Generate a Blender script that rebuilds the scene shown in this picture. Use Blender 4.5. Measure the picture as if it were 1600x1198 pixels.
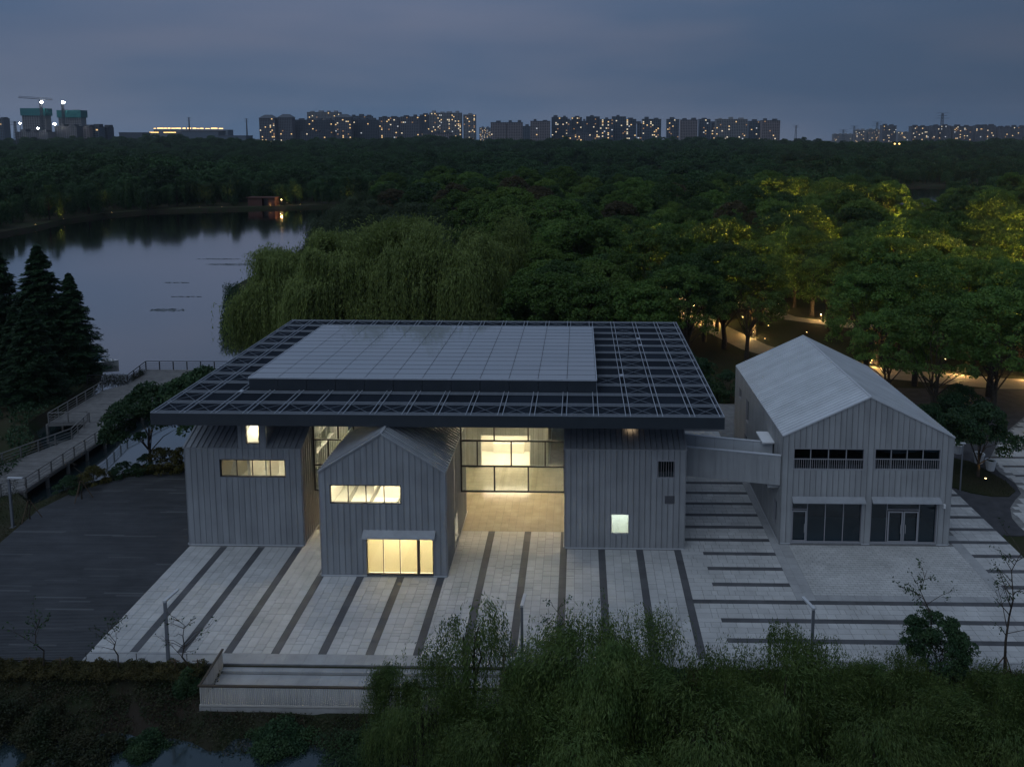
import bpy, bmesh, math, random
import numpy as np
from mathutils import Vector, Matrix
from mathutils.geometry import tessellate_polygon

random.seed(7)
RNG = np.random.default_rng(11)
for o in list(bpy.data.objects):
    bpy.data.objects.remove(o)
S = bpy.context.scene
COL = S.collection

# ------------------------------------------------------------------ camera
cam_d = bpy.data.cameras.new("camera")
cam = bpy.data.objects.new("camera", cam_d)
COL.objects.link(cam)
RIGHT = (0.9999005590, 0.0137836978, 0.0029802245)
DOWN = (0.0045401732, -0.1145665827, -0.9934051968)
FWD = (-0.0133513628, 0.9933199423, -0.1146177705)
m = Matrix.Identity(4)
for i in range(3):
    m[i][0] = RIGHT[i]
    m[i][1] = -DOWN[i]
    m[i][2] = -FWD[i]
m.translation = Vector((30.2552, -51.7175, 31.0))
cam.matrix_world = m
cam_d.sensor_width = 36.0
cam_d.lens = 1195.375 / 1600 * 36.0
cam_d.shift_x = -0.0557
cam_d.shift_y = -0.1582
cam_d.clip_start = 0.5
cam_d.clip_end = 9000
S.camera = cam

# ------------------------------------------------------------------ sky, sun, exposure
SUN_EL, SUN_AZ = math.radians(58), math.radians(215)
w = bpy.data.worlds.new("World")
S.world = w
w.use_nodes = True
nt = w.node_tree
nt.nodes.clear()
out = nt.nodes.new("ShaderNodeOutputWorld")
bg = nt.nodes.new("ShaderNodeBackground")
sky = nt.nodes.new("ShaderNodeTexSky")
sky.sky_type = 'NISHITA'
sky.sun_disc = False
sky.sun_elevation = math.radians(1.0)
sky.sun_rotation = SUN_AZ
sky.air_density = 1.0
sky.dust_density = 0.6
sky.ozone_density = 3.0
tc = nt.nodes.new("ShaderNodeTexCoord")
sep = nt.nodes.new("ShaderNodeSeparateXYZ")
nt.links.new(tc.outputs["Generated"], sep.inputs[0])
ramp = nt.nodes.new("ShaderNodeValToRGB")          # dusk gradient by elevation: the last light has left a slate blue dome
els = ramp.color_ramp.elements
SKYG = [(0.0, (0.092, 0.146, 0.240)), (0.05, (0.074, 0.122, 0.208)), (0.11, (0.080, 0.124, 0.210)),
        (0.18, (0.092, 0.140, 0.235)), (0.45, (0.110, 0.168, 0.27)), (1.0, (0.12, 0.18, 0.29))]
els[0].position, els[0].color = SKYG[0][0], SKYG[0][1] + (1,)
els[1].position, els[1].color = SKYG[-1][0], SKYG[-1][1] + (1,)
for p, c in SKYG[1:-1]:
    e = els.new(p)
    e.color = c + (1,)
nt.links.new(sep.outputs["Z"], ramp.inputs[0])
mp = nt.nodes.new("ShaderNodeMapping")
mp.inputs["Scale"].default_value = (1.0, 1.0, 4.5)
mp.inputs["Location"].default_value = (0.35, 0.1, 0.2)
nt.links.new(tc.outputs["Generated"], mp.inputs[0])
nz = nt.nodes.new("ShaderNodeTexNoise")
nz.inputs["Scale"].default_value = 2.1
nz.inputs["Detail"].default_value = 3
nz.inputs["Roughness"].default_value = 0.5
nt.links.new(mp.outputs[0], nz.inputs[0])
cr = nt.nodes.new("ShaderNodeValToRGB")
cr.color_ramp.elements[0].position, cr.color_ramp.elements[0].color = 0.40, (0.88, 0.93, 0.97, 1)
cr.color_ramp.elements[1].position, cr.color_ramp.elements[1].color = 0.66, (1.46, 1.17, 1.06, 1)
nt.links.new(nz.outputs[0], cr.inputs[0])
mul = nt.nodes.new("ShaderNodeMix")
mul.data_type = 'RGBA'
mul.blend_type = 'MULTIPLY'
mul.inputs[0].default_value = 1.0
nt.links.new(ramp.outputs[0], mul.inputs[6])
nt.links.new(cr.outputs[0], mul.inputs[7])
add = nt.nodes.new("ShaderNodeMix")
add.data_type = 'RGBA'
add.blend_type = 'ADD'
add.inputs[0].default_value = 0.008
mrx = nt.nodes.new("ShaderNodeMapRange")             # the light is going from the north-east: that side is darker
mrx.inputs[1].default_value = -0.15; mrx.inputs[2].default_value = 0.65
mrx.inputs[3].default_value = 1.0; mrx.inputs[4].default_value = 0.62
nt.links.new(sep.outputs["X"], mrx.inputs[0])
mul2 = nt.nodes.new("ShaderNodeMix"); mul2.data_type = 'RGBA'; mul2.blend_type = 'MULTIPLY'; mul2.inputs[0].default_value = 1.0
nt.links.new(mul.outputs[2], mul2.inputs[6]); nt.links.new(mrx.outputs[0], mul2.inputs[7])
nt.links.new(mul2.outputs[2], add.inputs[6])
nt.links.new(sky.outputs[0], add.inputs[7])
nt.links.new(add.outputs[2], bg.inputs[0])
bg.inputs[1].default_value = 1.0
nt.links.new(bg.outputs[0], out.inputs[0])

sun_d = bpy.data.lights.new("sun", 'SUN')
sun_d.energy = 0.9
sun_d.angle = math.radians(70)                     # afterglow: the whole western sky, no hard shadow
sun_d.color = (0.75, 0.87, 1.0)
sun = bpy.data.objects.new("sun", sun_d)
COL.objects.link(sun)
sv = Vector((math.cos(SUN_EL) * math.sin(SUN_AZ), math.cos(SUN_EL) * math.cos(SUN_AZ), math.sin(SUN_EL)))
sun.rotation_euler = sv.to_track_quat('Z', 'Y').to_euler()
sun.location = (-100, -200, 200)

vs = S.view_settings
vs.view_transform = 'Standard'
vs.look = 'None'
vs.exposure = 0.0
vs.gamma = 1.0
vs.use_curve_mapping = False
S.render.engine = 'CYCLES'
S.cycles.use_denoising = True
S.cycles.max_bounces = 8
S.cycles.transparent_max_bounces = 16
S.cycles.caustics_reflective = False
S.cycles.caustics_refractive = False
S.cycles.sample_clamp_indirect = 30.0

# ------------------------------------------------------------------ helpers
WL = {}                                            # world location of every object built here


def wl(o):
    return WL.get(o.name, Vector((0, 0, 0)))


def tag(o, label=None, cat=None, group=None, kind=None):
    if label: o["label"] = label
    if cat: o["category"] = cat
    if group: o["group"] = group
    if kind: o["kind"] = kind
    return o


def thing(name, label, cat, loc=(0, 0, 0), group=None):
    o = bpy.data.objects.new(name, None)
    o.empty_display_size = 0.5
    COL.objects.link(o)
    o.location = loc
    WL[o.name] = Vector(loc)
    return tag(o, label, cat, group)


def put(name, me, mat, parent=None, loc=(0, 0, 0)):
    """link one mesh object whose vertices are relative to world point loc"""
    o = bpy.data.objects.new(name, me)
    COL.objects.link(o)
    loc = Vector(loc)
    WL[o.name] = loc
    if parent is not None:
        o.parent = parent
        o.location = loc - wl(parent)
    else:
        o.location = loc
    if mat is not None:
        mats = mat if isinstance(mat, (list, tuple)) else [mat]
        if not me.materials:
            for q in mats:
                me.materials.append(q)
    return o


class MB:
    """collects boxes, prisms and tubes; build() links them as ONE mesh object"""

    def __init__(s):
        s.v, s.f, s.m = [], [], []

    def hexa(s, pts, mi=0, front=None):
        """8 points: bottom ring 0-3 (counter-clockwise from outside below), top ring 4-7"""
        b = len(s.v)
        s.v += [tuple(p) for p in pts]
        fs = [(0, 3, 2, 1), (4, 5, 6, 7), (0, 1, 5, 4), (1, 2, 6, 5), (2, 3, 7, 6), (3, 0, 4, 7)]
        for k, q in enumerate(fs):
            s.f.append(tuple(b + i for i in q))
            s.m.append(mi if (front is None or k != 2) else front)

    def box(s, x0, x1, y0, y1, z0, z1, mi=0):
        s.hexa([(x0, y0, z0), (x1, y0, z0), (x1, y1, z0), (x0, y1, z0),
                (x0, y0, z1), (x1, y0, z1), (x1, y1, z1), (x0, y1, z1)], mi)

    def frame_box(s, P0, U, V, N, u0, u1, v0, v1, n0, n1, mi=0):
        def P(u, v, n): return P0 + U * u + V * v + N * n
        s.hexa([P(u0, v0, n1), P(u1, v0, n1), P(u1, v0, n0), P(u0, v0, n0),
                P(u0, v1, n1), P(u1, v1, n1), P(u1, v1, n0), P(u0, v1, n0)], mi)

    def tube(s, pts, rad, sides=6, mi=0, cap=True):
        pts = [Vector(p) for p in pts]
        b0 = len(s.v)
        n = len(pts)
        ref = Vector((0.3, 0.7, 0.2)).normalized()
        for i, p in enumerate(pts):
            d = (pts[min(i + 1, n - 1)] - pts[max(i - 1, 0)]).normalized()
            a = d.cross(ref)
            if a.length < 1e-3: a = d.cross(Vector((1, 0, 0)))
            a.normalize()
            c = d.cross(a)
            r = rad[i] if isinstance(rad, (list, tuple)) else rad
            for k in range(sides):
                t = 2 * math.pi * k / sides
                s.v.append(tuple(p + a * (r * math.cos(t)) + c * (r * math.sin(t))))
        for i in range(n - 1):
            for k in range(sides):
                k2 = (k + 1) % sides
                s.f.append((b0 + i * sides + k, b0 + i * sides + k2, b0 + (i + 1) * sides + k2, b0 + (i + 1) * sides + k))
                s.m.append(mi)
        if cap:
            s.f.append(tuple(b0 + k for k in reversed(range(sides)))); s.m.append(mi)
            s.f.append(tuple(b0 + (n - 1) * sides + k for k in range(sides))); s.m.append(mi)

    def bar(s, a, b, wd, ht, mi=0):
        a, b = Vector(a), Vector(b)
        d = (b - a).normalized()
        up = Vector((0, 0, 1)) if abs(d.z) < 0.95 else Vector((0, 1, 0))
        side = d.cross(up).normalized()
        up2 = side.cross(d)
        q = []
        for sg, tg in ((-1, -1), (1, -1), (1, 1), (-1, 1)):
            q.append(side * (sg * wd / 2) + up2 * (tg * ht / 2))
        s.hexa([a + q[0], a + q[1], b + q[1], b + q[0], a + q[3], a + q[2], b + q[2], b + q[3]], mi)

    def poly(s, pts, mi=0):
        b = len(s.v)
        s.v += [tuple(p) for p in pts]
        s.f.append(tuple(range(b, b + len(pts)))); s.m.append(mi)

    def lathe(s, prof, sides=16, c=(0, 0, 0), mi=0):
        b = len(s.v)
        for r, z in prof:
            for k in range(sides):
                t = 2 * math.pi * k / sides
                s.v.append((c[0] + r * math.cos(t), c[1] + r * math.sin(t), c[2] + z))
        for i in range(len(prof) - 1):
            for k in range(sides):
                k2 = (k + 1) % sides
                s.f.append((b + i * sides + k, b + i * sides + k2, b + (i + 1) * sides + k2, b + (i + 1) * sides + k)); s.m.append(mi)
        s.f.append(tuple(b + k for k in reversed(range(sides)))); s.m.append(mi)
        s.f.append(tuple(b + (len(prof) - 1) * sides + k for k in range(sides))); s.m.append(mi)

    def mesh(s, name, loc):
        me = bpy.data.meshes.new(name)
        L = Vector(loc)
        me.from_pydata([(x - L[0], y - L[1], z - L[2]) for x, y, z in s.v], [], s.f)
        if any(s.m):
            me.polygons.foreach_set("material_index", s.m)
        me.update()
        return me

    def build(s, name, mat, parent=None, loc=None, fix=False, smooth=False):
        if loc is None:
            a = np.array(s.v)
            c = (a.min(0) + a.max(0)) / 2
            loc = (c[0], c[1], a[:, 2].min())
        me = s.mesh(name, loc)
        if fix:
            bm = bmesh.new(); bm.from_mesh(me)
            bmesh.ops.recalc_face_normals(bm, faces=bm.faces)
            bm.to_mesh(me); bm.free()
        if smooth:
            me.polygons.foreach_set("use_smooth", [True] * len(me.polygons))
        return put(name, me, mat, parent, loc)


BOXES = {}


def box(name, x0, x1, y0, y1, z0, z1, mat, parent=None):
    """box whose mesh is shared between boxes of the same size and material"""
    sx, sy, sz = x1 - x0, y1 - y0, z1 - z0
    key = (round(sx, 3), round(sy, 3), round(sz, 3), mat.name)
    me = BOXES.get(key)
    if me is None:
        b = MB()
        b.box(-sx / 2, sx / 2, -sy / 2, sy / 2, 0, sz)
        me = b.mesh(name, (0, 0, 0))
        me.materials.append(mat)
        BOXES[key] = me
    return put(name, me, None, parent, ((x0 + x1) / 2, (y0 + y1) / 2, z0))


def mesh_np(name, V, F, mats, mi=None, smooth=False):
    """fast mesh from numpy quads (or triangles)"""
    me = bpy.data.meshes.new(name)
    V = np.asarray(V, np.float32); F = np.asarray(F, np.int32)
    k = F.shape[1]
    me.vertices.add(len(V)); me.vertices.foreach_set("co", V.ravel())
    me.loops.add(F.size); me.loops.foreach_set("vertex_index", F.ravel())
    me.polygons.add(len(F)); me.polygons.foreach_set("loop_start", np.arange(0, F.size, k, dtype=np.int32))
    if mi is not None: me.polygons.foreach_set("material_index", np.asarray(mi, np.int32))
    me.polygons.foreach_set("use_smooth", np.full(len(F), bool(smooth)))
    me.update(calc_edges=True)
    for q in mats: me.materials.append(q)
    return me


# ------------------------------------------------------------------ materials
def mat(name, col, rough=0.6, spec=0.5, metal=0.0, var=0.0, nscale=3.0, ndetail=4, namt=0.0, bump=0.0, bscale=20.0,
        island=0.0, obj_var=0.0, translucent=0.0, col2=None, stain=None, coords="Object", stretch=None, ior=None):
    m = bpy.data.materials.new(name)
    m.use_nodes = True
    t = m.node_tree
    N, L = t.nodes, t.links
    p = N["Principled BSDF"]
    p.inputs["Roughness"].default_value = rough
    p.inputs["Specular IOR Level"].default_value = spec
    p.inputs["Metallic"].default_value = metal
    if ior: p.inputs["IOR"].default_value = ior
    tcn = N.new("ShaderNodeTexCoord")
    src = tcn.outputs["Object" if coords == "World" else coords]
    if coords == "World":
        src = N.new("ShaderNodeNewGeometry").outputs["Position"]
    if stretch:
        mpn = N.new("ShaderNodeMapping"); mpn.inputs["Scale"].default_value = stretch
        L.new(src, mpn.inputs[0]); src = mpn.outputs[0]
    cur = None
    rgb = N.new("ShaderNodeRGB"); rgb.outputs[0].default_value = tuple(col) + (1,)
    cur = rgb.outputs[0]
    if namt or col2:
        no = N.new("ShaderNodeTexNoise"); no.inputs["Scale"].default_value = nscale; no.inputs["Detail"].default_value = ndetail
        L.new(src, no.inputs["Vector"])
        if col2:
            rp = N.new("ShaderNodeValToRGB")
            rp.color_ramp.elements[0].position = 0.38; rp.color_ramp.elements[0].color = tuple(col) + (1,)
            rp.color_ramp.elements[1].position = 0.62; rp.color_ramp.elements[1].color = tuple(col2) + (1,)
            L.new(no.outputs[0], rp.inputs[0]); cur = rp.outputs[0]
        if namt:
            mr = N.new("ShaderNodeMapRange")
            mr.inputs[1].default_value = 0.3; mr.inputs[2].default_value = 0.7
            mr.inputs[3].default_value = 1 - namt; mr.inputs[4].default_value = 1 + namt
            L.new(no.outputs[0], mr.inputs[0])
            cur = mulc(t, cur, mr.outputs[0])
    if stain:
        amt, sc_ = stain
        mp2 = N.new("ShaderNodeMapping"); mp2.inputs["Scale"].default_value = sc_
        L.new(N.new("ShaderNodeNewGeometry").outputs["Position"], mp2.inputs[0])
        no = N.new("ShaderNodeTexNoise"); no.inputs["Scale"].default_value = 1.0; no.inputs["Detail"].default_value = 7; no.inputs["Roughness"].default_value = .62
        L.new(mp2.outputs[0], no.inputs["Vector"])
        mr = N.new("ShaderNodeMapRange"); mr.inputs[1].default_value = 0.32; mr.inputs[2].default_value = 0.66
        mr.inputs[3].default_value = 1 - amt; mr.inputs[4].default_value = 1 + amt * .6
        L.new(no.outputs[0], mr.inputs[0])
        cur = mulc(t, cur, mr.outputs[0])
    if island:
        g = N.new("ShaderNodeNewGeometry")
        oi = N.new("ShaderNodeObjectInfo")
        ad = N.new("ShaderNodeMath"); ad.operation = 'ADD'
        L.new(g.outputs["Random Per Island"], ad.inputs[0]); L.new(oi.outputs["Random"], ad.inputs[1])
        fr = N.new("ShaderNodeMath"); fr.operation = 'FRACT'; L.new(ad.outputs[0], fr.inputs[0])
        mr = N.new("ShaderNodeMapRange"); mr.inputs[3].default_value = 1 - island; mr.inputs[4].default_value = 1 + island
        L.new(fr.outputs[0], mr.inputs[0])
        cur = mulc(t, cur, mr.outputs[0])
    if obj_var:
        oi = N.new("ShaderNodeObjectInfo")
        mr = N.new("ShaderNodeMapRange"); mr.inputs[3].default_value = 1 - obj_var; mr.inputs[4].default_value = 1 + obj_var
        L.new(oi.outputs["Random"], mr.inputs[0])
        cur = mulc(t, cur, mr.outputs[0])
    L.new(cur, p.inputs["Base Color"])
    if bump:
        bn = N.new("ShaderNodeTexNoise"); bn.inputs["Scale"].default_value = bscale; bn.inputs["Detail"].default_value = 4
        L.new(src, bn.inputs["Vector"])
        bp = N.new("ShaderNodeBump"); bp.inputs["Strength"].default_value = bump; bp.inputs["Distance"].default_value = 0.05
        L.new(bn.outputs[0], bp.inputs["Height"]); L.new(bp.outputs[0], p.inputs["Normal"])
    if translucent:
        tr = N.new("ShaderNodeBsdfTranslucent"); L.new(cur, tr.inputs[0])
        mx = N.new("ShaderNodeMixShader"); mx.inputs[0].default_value = translucent
        L.new(p.outputs[0], mx.inputs[1]); L.new(tr.outputs[0], mx.inputs[2])
        L.new(mx.outputs[0], N["Material Output"].inputs[0])
    return m


def mulc(t, c, f):
    x = t.nodes.new("ShaderNodeMix"); x.data_type = 'RGBA'; x.blend_type = 'MULTIPLY'; x.inputs[0].default_value = 1.0
    t.links.new(c, x.inputs[6]); t.links.new(f, x.inputs[7])
    return x.outputs[2]


def emit(name, col, strength):
    m = bpy.data.materials.new(name)
    m.use_nodes = True
    t = m.node_tree
    t.nodes.remove(t.nodes["Principled BSDF"])
    e = t.nodes.new("ShaderNodeEmission")
    e.inputs[0].default_value = tuple(col) + (1,)
    e.inputs[1].default_value = strength
    t.links.new(e.outputs[0], t.nodes["Material Output"].inputs[0])
    return m


def glass_mat(name, tint=(0.9, 0.95, 0.95), rough=0.0, base=0.06, top=0.9):
    """thin window glass: clear straight through, mirror more at grazing angles"""
    m = bpy.data.materials.new(name)
    m.use_nodes = True
    t = m.node_tree
    t.nodes.remove(t.nodes["Principled BSDF"])
    tr = t.nodes.new("ShaderNodeBsdfTransparent"); tr.inputs[0].default_value = tuple(tint) + (1,)
    gl = t.nodes.new("ShaderNodeBsdfGlossy"); gl.inputs["Roughness"].default_value = rough
    fr = t.nodes.new("ShaderNodeLayerWeight"); fr.inputs[0].default_value = 0.5
    mr = t.nodes.new("ShaderNodeMapRange"); mr.inputs[3].default_value = base; mr.inputs[4].default_value = top
    pw = t.nodes.new("ShaderNodeMath"); pw.operation = 'POWER'; pw.inputs[1].default_value = 3.0
    t.links.new(fr.outputs["Facing"], pw.inputs[0]); t.links.new(pw.outputs[0], mr.inputs[0])
    mx = t.nodes.new("ShaderNodeMixShader")
    t.links.new(mr.outputs[0], mx.inputs[0]); t.links.new(tr.outputs[0], mx.inputs[1]); t.links.new(gl.outputs[0], mx.inputs[2])
    t.links.new(mx.outputs[0], t.nodes["Material Output"].inputs[0])
    return m


M_ = {}
M_["zinc"] = mat("zinc_cladding", (0.29, 0.30, 0.315), 0.42, 0.5, 0.0, stain=(.11, (2.6, 2.6, .22)), namt=0.10, nscale=0.5, obj_var=0.07, bump=0.06, bscale=3, coords="World")
M_["zinc_light"] = mat("pale_zinc_cladding", (0.34, 0.345, 0.35), 0.42, 0.5, 0.0, stain=(.11, (2.6, 2.6, .22)), namt=0.10, nscale=0.5, obj_var=0.06, bump=0.06, bscale=3, coords="World")
M_["zinc_mid"] = mat("mid_zinc_cladding", (0.32, 0.325, 0.335), 0.42, 0.5, 0.0, stain=(.11, (2.6, 2.6, .22)), namt=0.10, nscale=0.5, obj_var=0.06, bump=0.06, bscale=3, coords="World")
M_["zinc_roof"] = mat("zinc_roof", (0.52, 0.54, 0.56), 0.38, 0.5, 0.0, namt=0.08, nscale=0.6, obj_var=0.05, coords="World")
M_["membrane"] = mat("dark_membrane", (0.05, 0.052, 0.056), 0.8)
M_["plaster"] = mat("white_plaster", (0.78, 0.75, 0.68), 0.7, namt=0.03, nscale=2)
M_["trim"] = mat("pale_trim", (0.5, 0.51, 0.53), 0.4)
M_["frame_dark"] = mat("dark_metal_frame", (0.035, 0.035, 0.038), 0.4)
M_["frame_grey"] = mat("grey_metal_frame", (0.32, 0.32, 0.34), 0.4)
M_["vent"] = mat("vent_metal", (0.11, 0.11, 0.12), 0.5)
M_["glass"] = glass_mat("window_glass")
M_["glass_dark"] = glass_mat("dark_window_glass", (0.26, 0.44, 0.52), base=0.08)
M_["fascia"] = mat("canopy_fascia", (0.034, 0.042, 0.052), 0.35, 0.5, namt=0.08, nscale=1.2, coords="World")
M_["bar"] = mat("galvanised_steel", (0.40, 0.43, 0.48), 0.4, 0.5, namt=0.1, nscale=5)
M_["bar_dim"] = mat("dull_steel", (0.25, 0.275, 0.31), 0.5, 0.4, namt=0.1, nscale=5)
M_["brace"] = mat("thin_brace_steel", (0.15, 0.17, 0.20), 0.5, 0.4)
M_["deck_panel"] = mat("dark_roof_panel", (0.016, 0.022, 0.032), 0.8, 0.15, obj_var=0.25)
M_["paving"] = mat("pale_granite", (0.46, 0.455, 0.445), 0.55, 0.4, namt=0.06, nscale=0.5, stain=(.16, (.42, .42, .42)), island=0.07, bump=0.05, bscale=40, coords="World")
M_["paving_dark"] = mat("dark_granite", (0.085, 0.085, 0.09), 0.55, 0.4, namt=0.15, nscale=1.0, island=0.12, coords="World")
M_["border"] = mat("granite_border", (0.33, 0.33, 0.33), 0.6, 0.4, namt=0.10, nscale=1.5, island=0.08, coords="World")
M_["mortar"] = mat("mortar_bed", (0.19, 0.188, 0.185), 0.9, 0.2, namt=0.2, nscale=2, coords="World")
M_["court"] = mat("beige_floor_tiles", (0.42, 0.38, 0.29), 0.16, 0.5, stain=(.12, (.8, .8, .8)), island=0.05, namt=0.05, nscale=1.0, coords="World")
M_["deckwood"] = mat("dark_deck_boards", (0.050, 0.052, 0.056), 0.55, 0.4, namt=0.08, nscale=0.6, stain=(.3, (.25, .5, .5)), island=0.14, coords="World")
M_["deckwood_pale"] = mat("worn_deck_board", (0.085, 0.088, 0.092), 0.55, 0.4, namt=0.08, nscale=0.6, island=0.2, coords="World")
M_["pierwood"] = mat("grey_pier_boards", (0.15, 0.145, 0.14), 0.65, 0.3, namt=0.2, nscale=1.5, island=0.2, coords="World")
M_["railwood"] = mat("grey_rail_timber", (0.17, 0.165, 0.16), 0.6)
M_["rail_dark"] = mat("dark_rail_metal", (0.03, 0.03, 0.032), 0.5)
M_["slat"] = mat("pale_fence_slat", (0.5, 0.47, 0.43), 0.6, obj_var=0.12)
M_["rail_brown"] = mat("brown_top_rail", (0.06, 0.045, 0.03), 0.5)
M_["bark"] = mat("bark", (0.055, 0.045, 0.035), 0.9, 0.2, namt=0.35, nscale=6, bump=0.6, bscale=12)
M_["stake"] = mat("stake_timber", (0.11, 0.075, 0.05), 0.8, 0.2, namt=0.2, nscale=5)
M_["soil"] = mat("bank_soil", (0.030, 0.024, 0.018), 0.95, 0.1, col2=(0.020, 0.028, 0.012), nscale=0.35, ndetail=8, namt=0.0, bump=0.8, bscale=2.5, coords="World")
M_["ground"] = mat("park_ground", (0.028, 0.036, 0.016), 0.95, 0.1, col2=(0.045, 0.040, 0.026), nscale=0.12, ndetail=8, bump=0.5, bscale=1.5, coords="World")
M_["path"] = mat("park_path", (0.32, 0.27, 0.20), 0.85, 0.2, namt=0.12, nscale=0.6, coords="World")
M_["asphalt"] = mat("dark_path_paving", (0.055, 0.055, 0.06), 0.8, 0.3, namt=0.25, nscale=1.2, coords="World")
M_["lamp_grey"] = mat("lamp_grey_paint", (0.16, 0.17, 0.19), 0.4)
M_["white"] = mat("white_paint", (0.72, 0.72, 0.72), 0.5)
M_["concrete"] = mat("concrete", (0.34, 0.33, 0.32), 0.8, namt=0.15, nscale=1.5)


def leafmat(name, a, b, trans=0.3, obj=0.15):
    m = mat(name, a, 0.55, 0.25, col2=b, nscale=0.9, ndetail=3, island=0.22, obj_var=obj, translucent=trans)
    return m


M_["camphor"] = leafmat("camphor_leaf", (0.060, 0.122, 0.024), (0.100, 0.165, 0.032), obj=.3)
M_["camphor_light"] = leafmat("fresh_camphor_leaf", (0.095, 0.165, 0.030), (0.130, 0.195, 0.038), obj=.2)
M_["camphor_dark"] = leafmat("dark_camphor_leaf", (0.034, 0.074, 0.022), (0.056, 0.100, 0.026), obj=.25)  # deeper leaf tone of its own, dealt to park trees at random
M_["camphor_brown"] = leafmat("bronze_leaf", (0.060, 0.052, 0.026), (0.085, 0.070, 0.030))
M_["willow"] = leafmat("willow_leaf", (0.14, 0.185, 0.052), (0.19, 0.235, 0.066), .35)
M_["willow_far"] = leafmat("grey_willow_leaf", (0.045, 0.070, 0.034), (0.070, 0.095, 0.044), .3)
M_["willow_dark"] = leafmat("near_willow_leaf", (0.075, 0.125, 0.034), (0.12, 0.165, 0.045), 0.35)
M_["conifer"] = leafmat("conifer_needles", (0.018, 0.046, 0.020), (0.030, 0.066, 0.026), 0.15)
M_["broad"] = leafmat("broad_leaf", (0.028, 0.066, 0.028), (0.048, 0.090, 0.034))
M_["hedge"] = leafmat("hedge_leaf", (0.055, 0.055, 0.018), (0.085, 0.072, 0.024))
M_["grass"] = leafmat("grass_blade", (0.022, 0.034, 0.012), (0.045, 0.045, 0.020), 0.2)
M_["shrub_y"] = leafmat("yellow_green_leaf", (0.075, 0.072, 0.018), (0.11, 0.095, 0.024))
M_["far"] = leafmat("far_leaf", (0.030, 0.070, 0.026), (0.050, 0.100, 0.034), obj=.35)
# ------------------------------------------------------------------ ground, water, bank
WZ = -1.2
water_m = bpy.data.materials.new("lake_water")
water_m.use_nodes = True
t = water_m.node_tree
t.nodes.remove(t.nodes["Principled BSDF"])
df = t.nodes.new("ShaderNodeBsdfDiffuse"); df.inputs[0].default_value = (0.020, 0.034, 0.038, 1)
p = t.nodes.new("ShaderNodeBsdfGlossy"); p.inputs["Roughness"].default_value = 0.08; p.inputs[0].default_value = (0.86, 0.81, 0.78, 1)
lw = t.nodes.new("ShaderNodeLayerWeight"); lw.inputs[0].default_value = 0.5
pw = t.nodes.new("ShaderNodeMath"); pw.operation = 'POWER'; pw.inputs[1].default_value = 2.6
sc2 = t.nodes.new("ShaderNodeMath"); sc2.operation = 'MULTIPLY_ADD'; sc2.inputs[1].default_value = 1.5; sc2.inputs[2].default_value = 0.02; sc2.use_clamp = True
t.links.new(lw.outputs["Facing"], pw.inputs[0]); t.links.new(pw.outputs[0], sc2.inputs[0])
mxw = t.nodes.new("ShaderNodeMixShader")
t.links.new(sc2.outputs[0], mxw.inputs[0]); t.links.new(df.outputs[0], mxw.inputs[1]); t.links.new(p.outputs[0], mxw.inputs[2])
t.links.new(mxw.outputs[0], t.nodes["Material Output"].inputs[0])
geo = t.nodes.new("ShaderNodeNewGeometry")
mpn = t.nodes.new("ShaderNodeMapping"); mpn.inputs["Scale"].default_value = (0.35, 1.1, 1)
t.links.new(geo.outputs["Position"], mpn.inputs[0])
n1 = t.nodes.new("ShaderNodeTexNoise"); n1.inputs["Scale"].default_value = 0.9; n1.inputs["Detail"].default_value = 3
t.links.new(mpn.outputs[0], n1.inputs["Vector"])
n2 = t.nodes.new("ShaderNodeTexNoise"); n2.inputs["Scale"].default_value = 0.035; n2.inputs["Detail"].default_value = 3
t.links.new(mpn.outputs[0], n2.inputs["Vector"])
mr = t.nodes.new("ShaderNodeMapRange"); mr.inputs[1].default_value = 0.35; mr.inputs[2].default_value = 0.65
mr.inputs[3].default_value = 0.02; mr.inputs[4].default_value = 0.14
t.links.new(n2.outputs[0], mr.inputs[0])
bp = t.nodes.new("ShaderNodeBump"); bp.inputs["Distance"].default_value = 0.06
t.links.new(mr.outputs[0], bp.inputs["Strength"]); t.links.new(n1.outputs[0], bp.inputs["Height"])
t.links.new(bp.outputs[0], p.inputs["Normal"])

b = MB(); b.box(-1800, 1800, -400, 3500, -8, -6)
tag(b.build("lake_bed", M_["soil"]), kind="structure")
b = MB(); b.box(-700, 700, -140, 720, WZ - 0.5, WZ)
tag(b.build("water", water_m), kind="structure")

LAKE = [(-1.5, 22.5), (-3, 24), (-5, 34), (-7, 46), (-12, 58), (-24, 64), (-30, 78), (-40, 100), (-42, 126), (-44, 150), (-50, 190), (-52, 212),
        (-46, 240), (-45, 262), (-67, 283), (-85, 274), (-105, 266), (-125, 259), (-140, 253), (-152, 236), (-154, 214), (-150, 196), (-150, 178),
        (-175, 150), (-160, 110), (-110, 82), (-75, 68), (-52, 58), (-40, 52), (-34.5, 47), (-31.5, 41), (-30, 36), (-29, 26.5), (-24, 21),
        (-21.5, 15), (-18, 10.5), (-15.6, 8.6), (-15.2, 9.6), (-14.4, 12.0), (-11.4, 14.8), (-7.6, 16.6), (-6.6, 18.8), (-2.5, 21.0)]
LAKE_R = [(163, 286), (186, 292), (212, 304), (300, 358), (430, 420), (430, 455), (300, 430), (207, 406), (186, 350)]
LAKE_F = [(-14, 505), (20, 478), (90, 462), (100, 560), (40, 585), (-28, 600)]
FRONT = -10.4
outer = [(-1700, FRONT), (1700, FRONT), (1700, 3400), (-1700, 3400)]
GZ = -0.12
loops = [[Vector((x, y, GZ)) for x, y in q] for q in (outer, LAKE, LAKE_R, LAKE_F)]
tris = tessellate_polygon(loops)
pts = [p for q in loops for p in q]
me = bpy.data.meshes.new("ground")
faces = []
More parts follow.
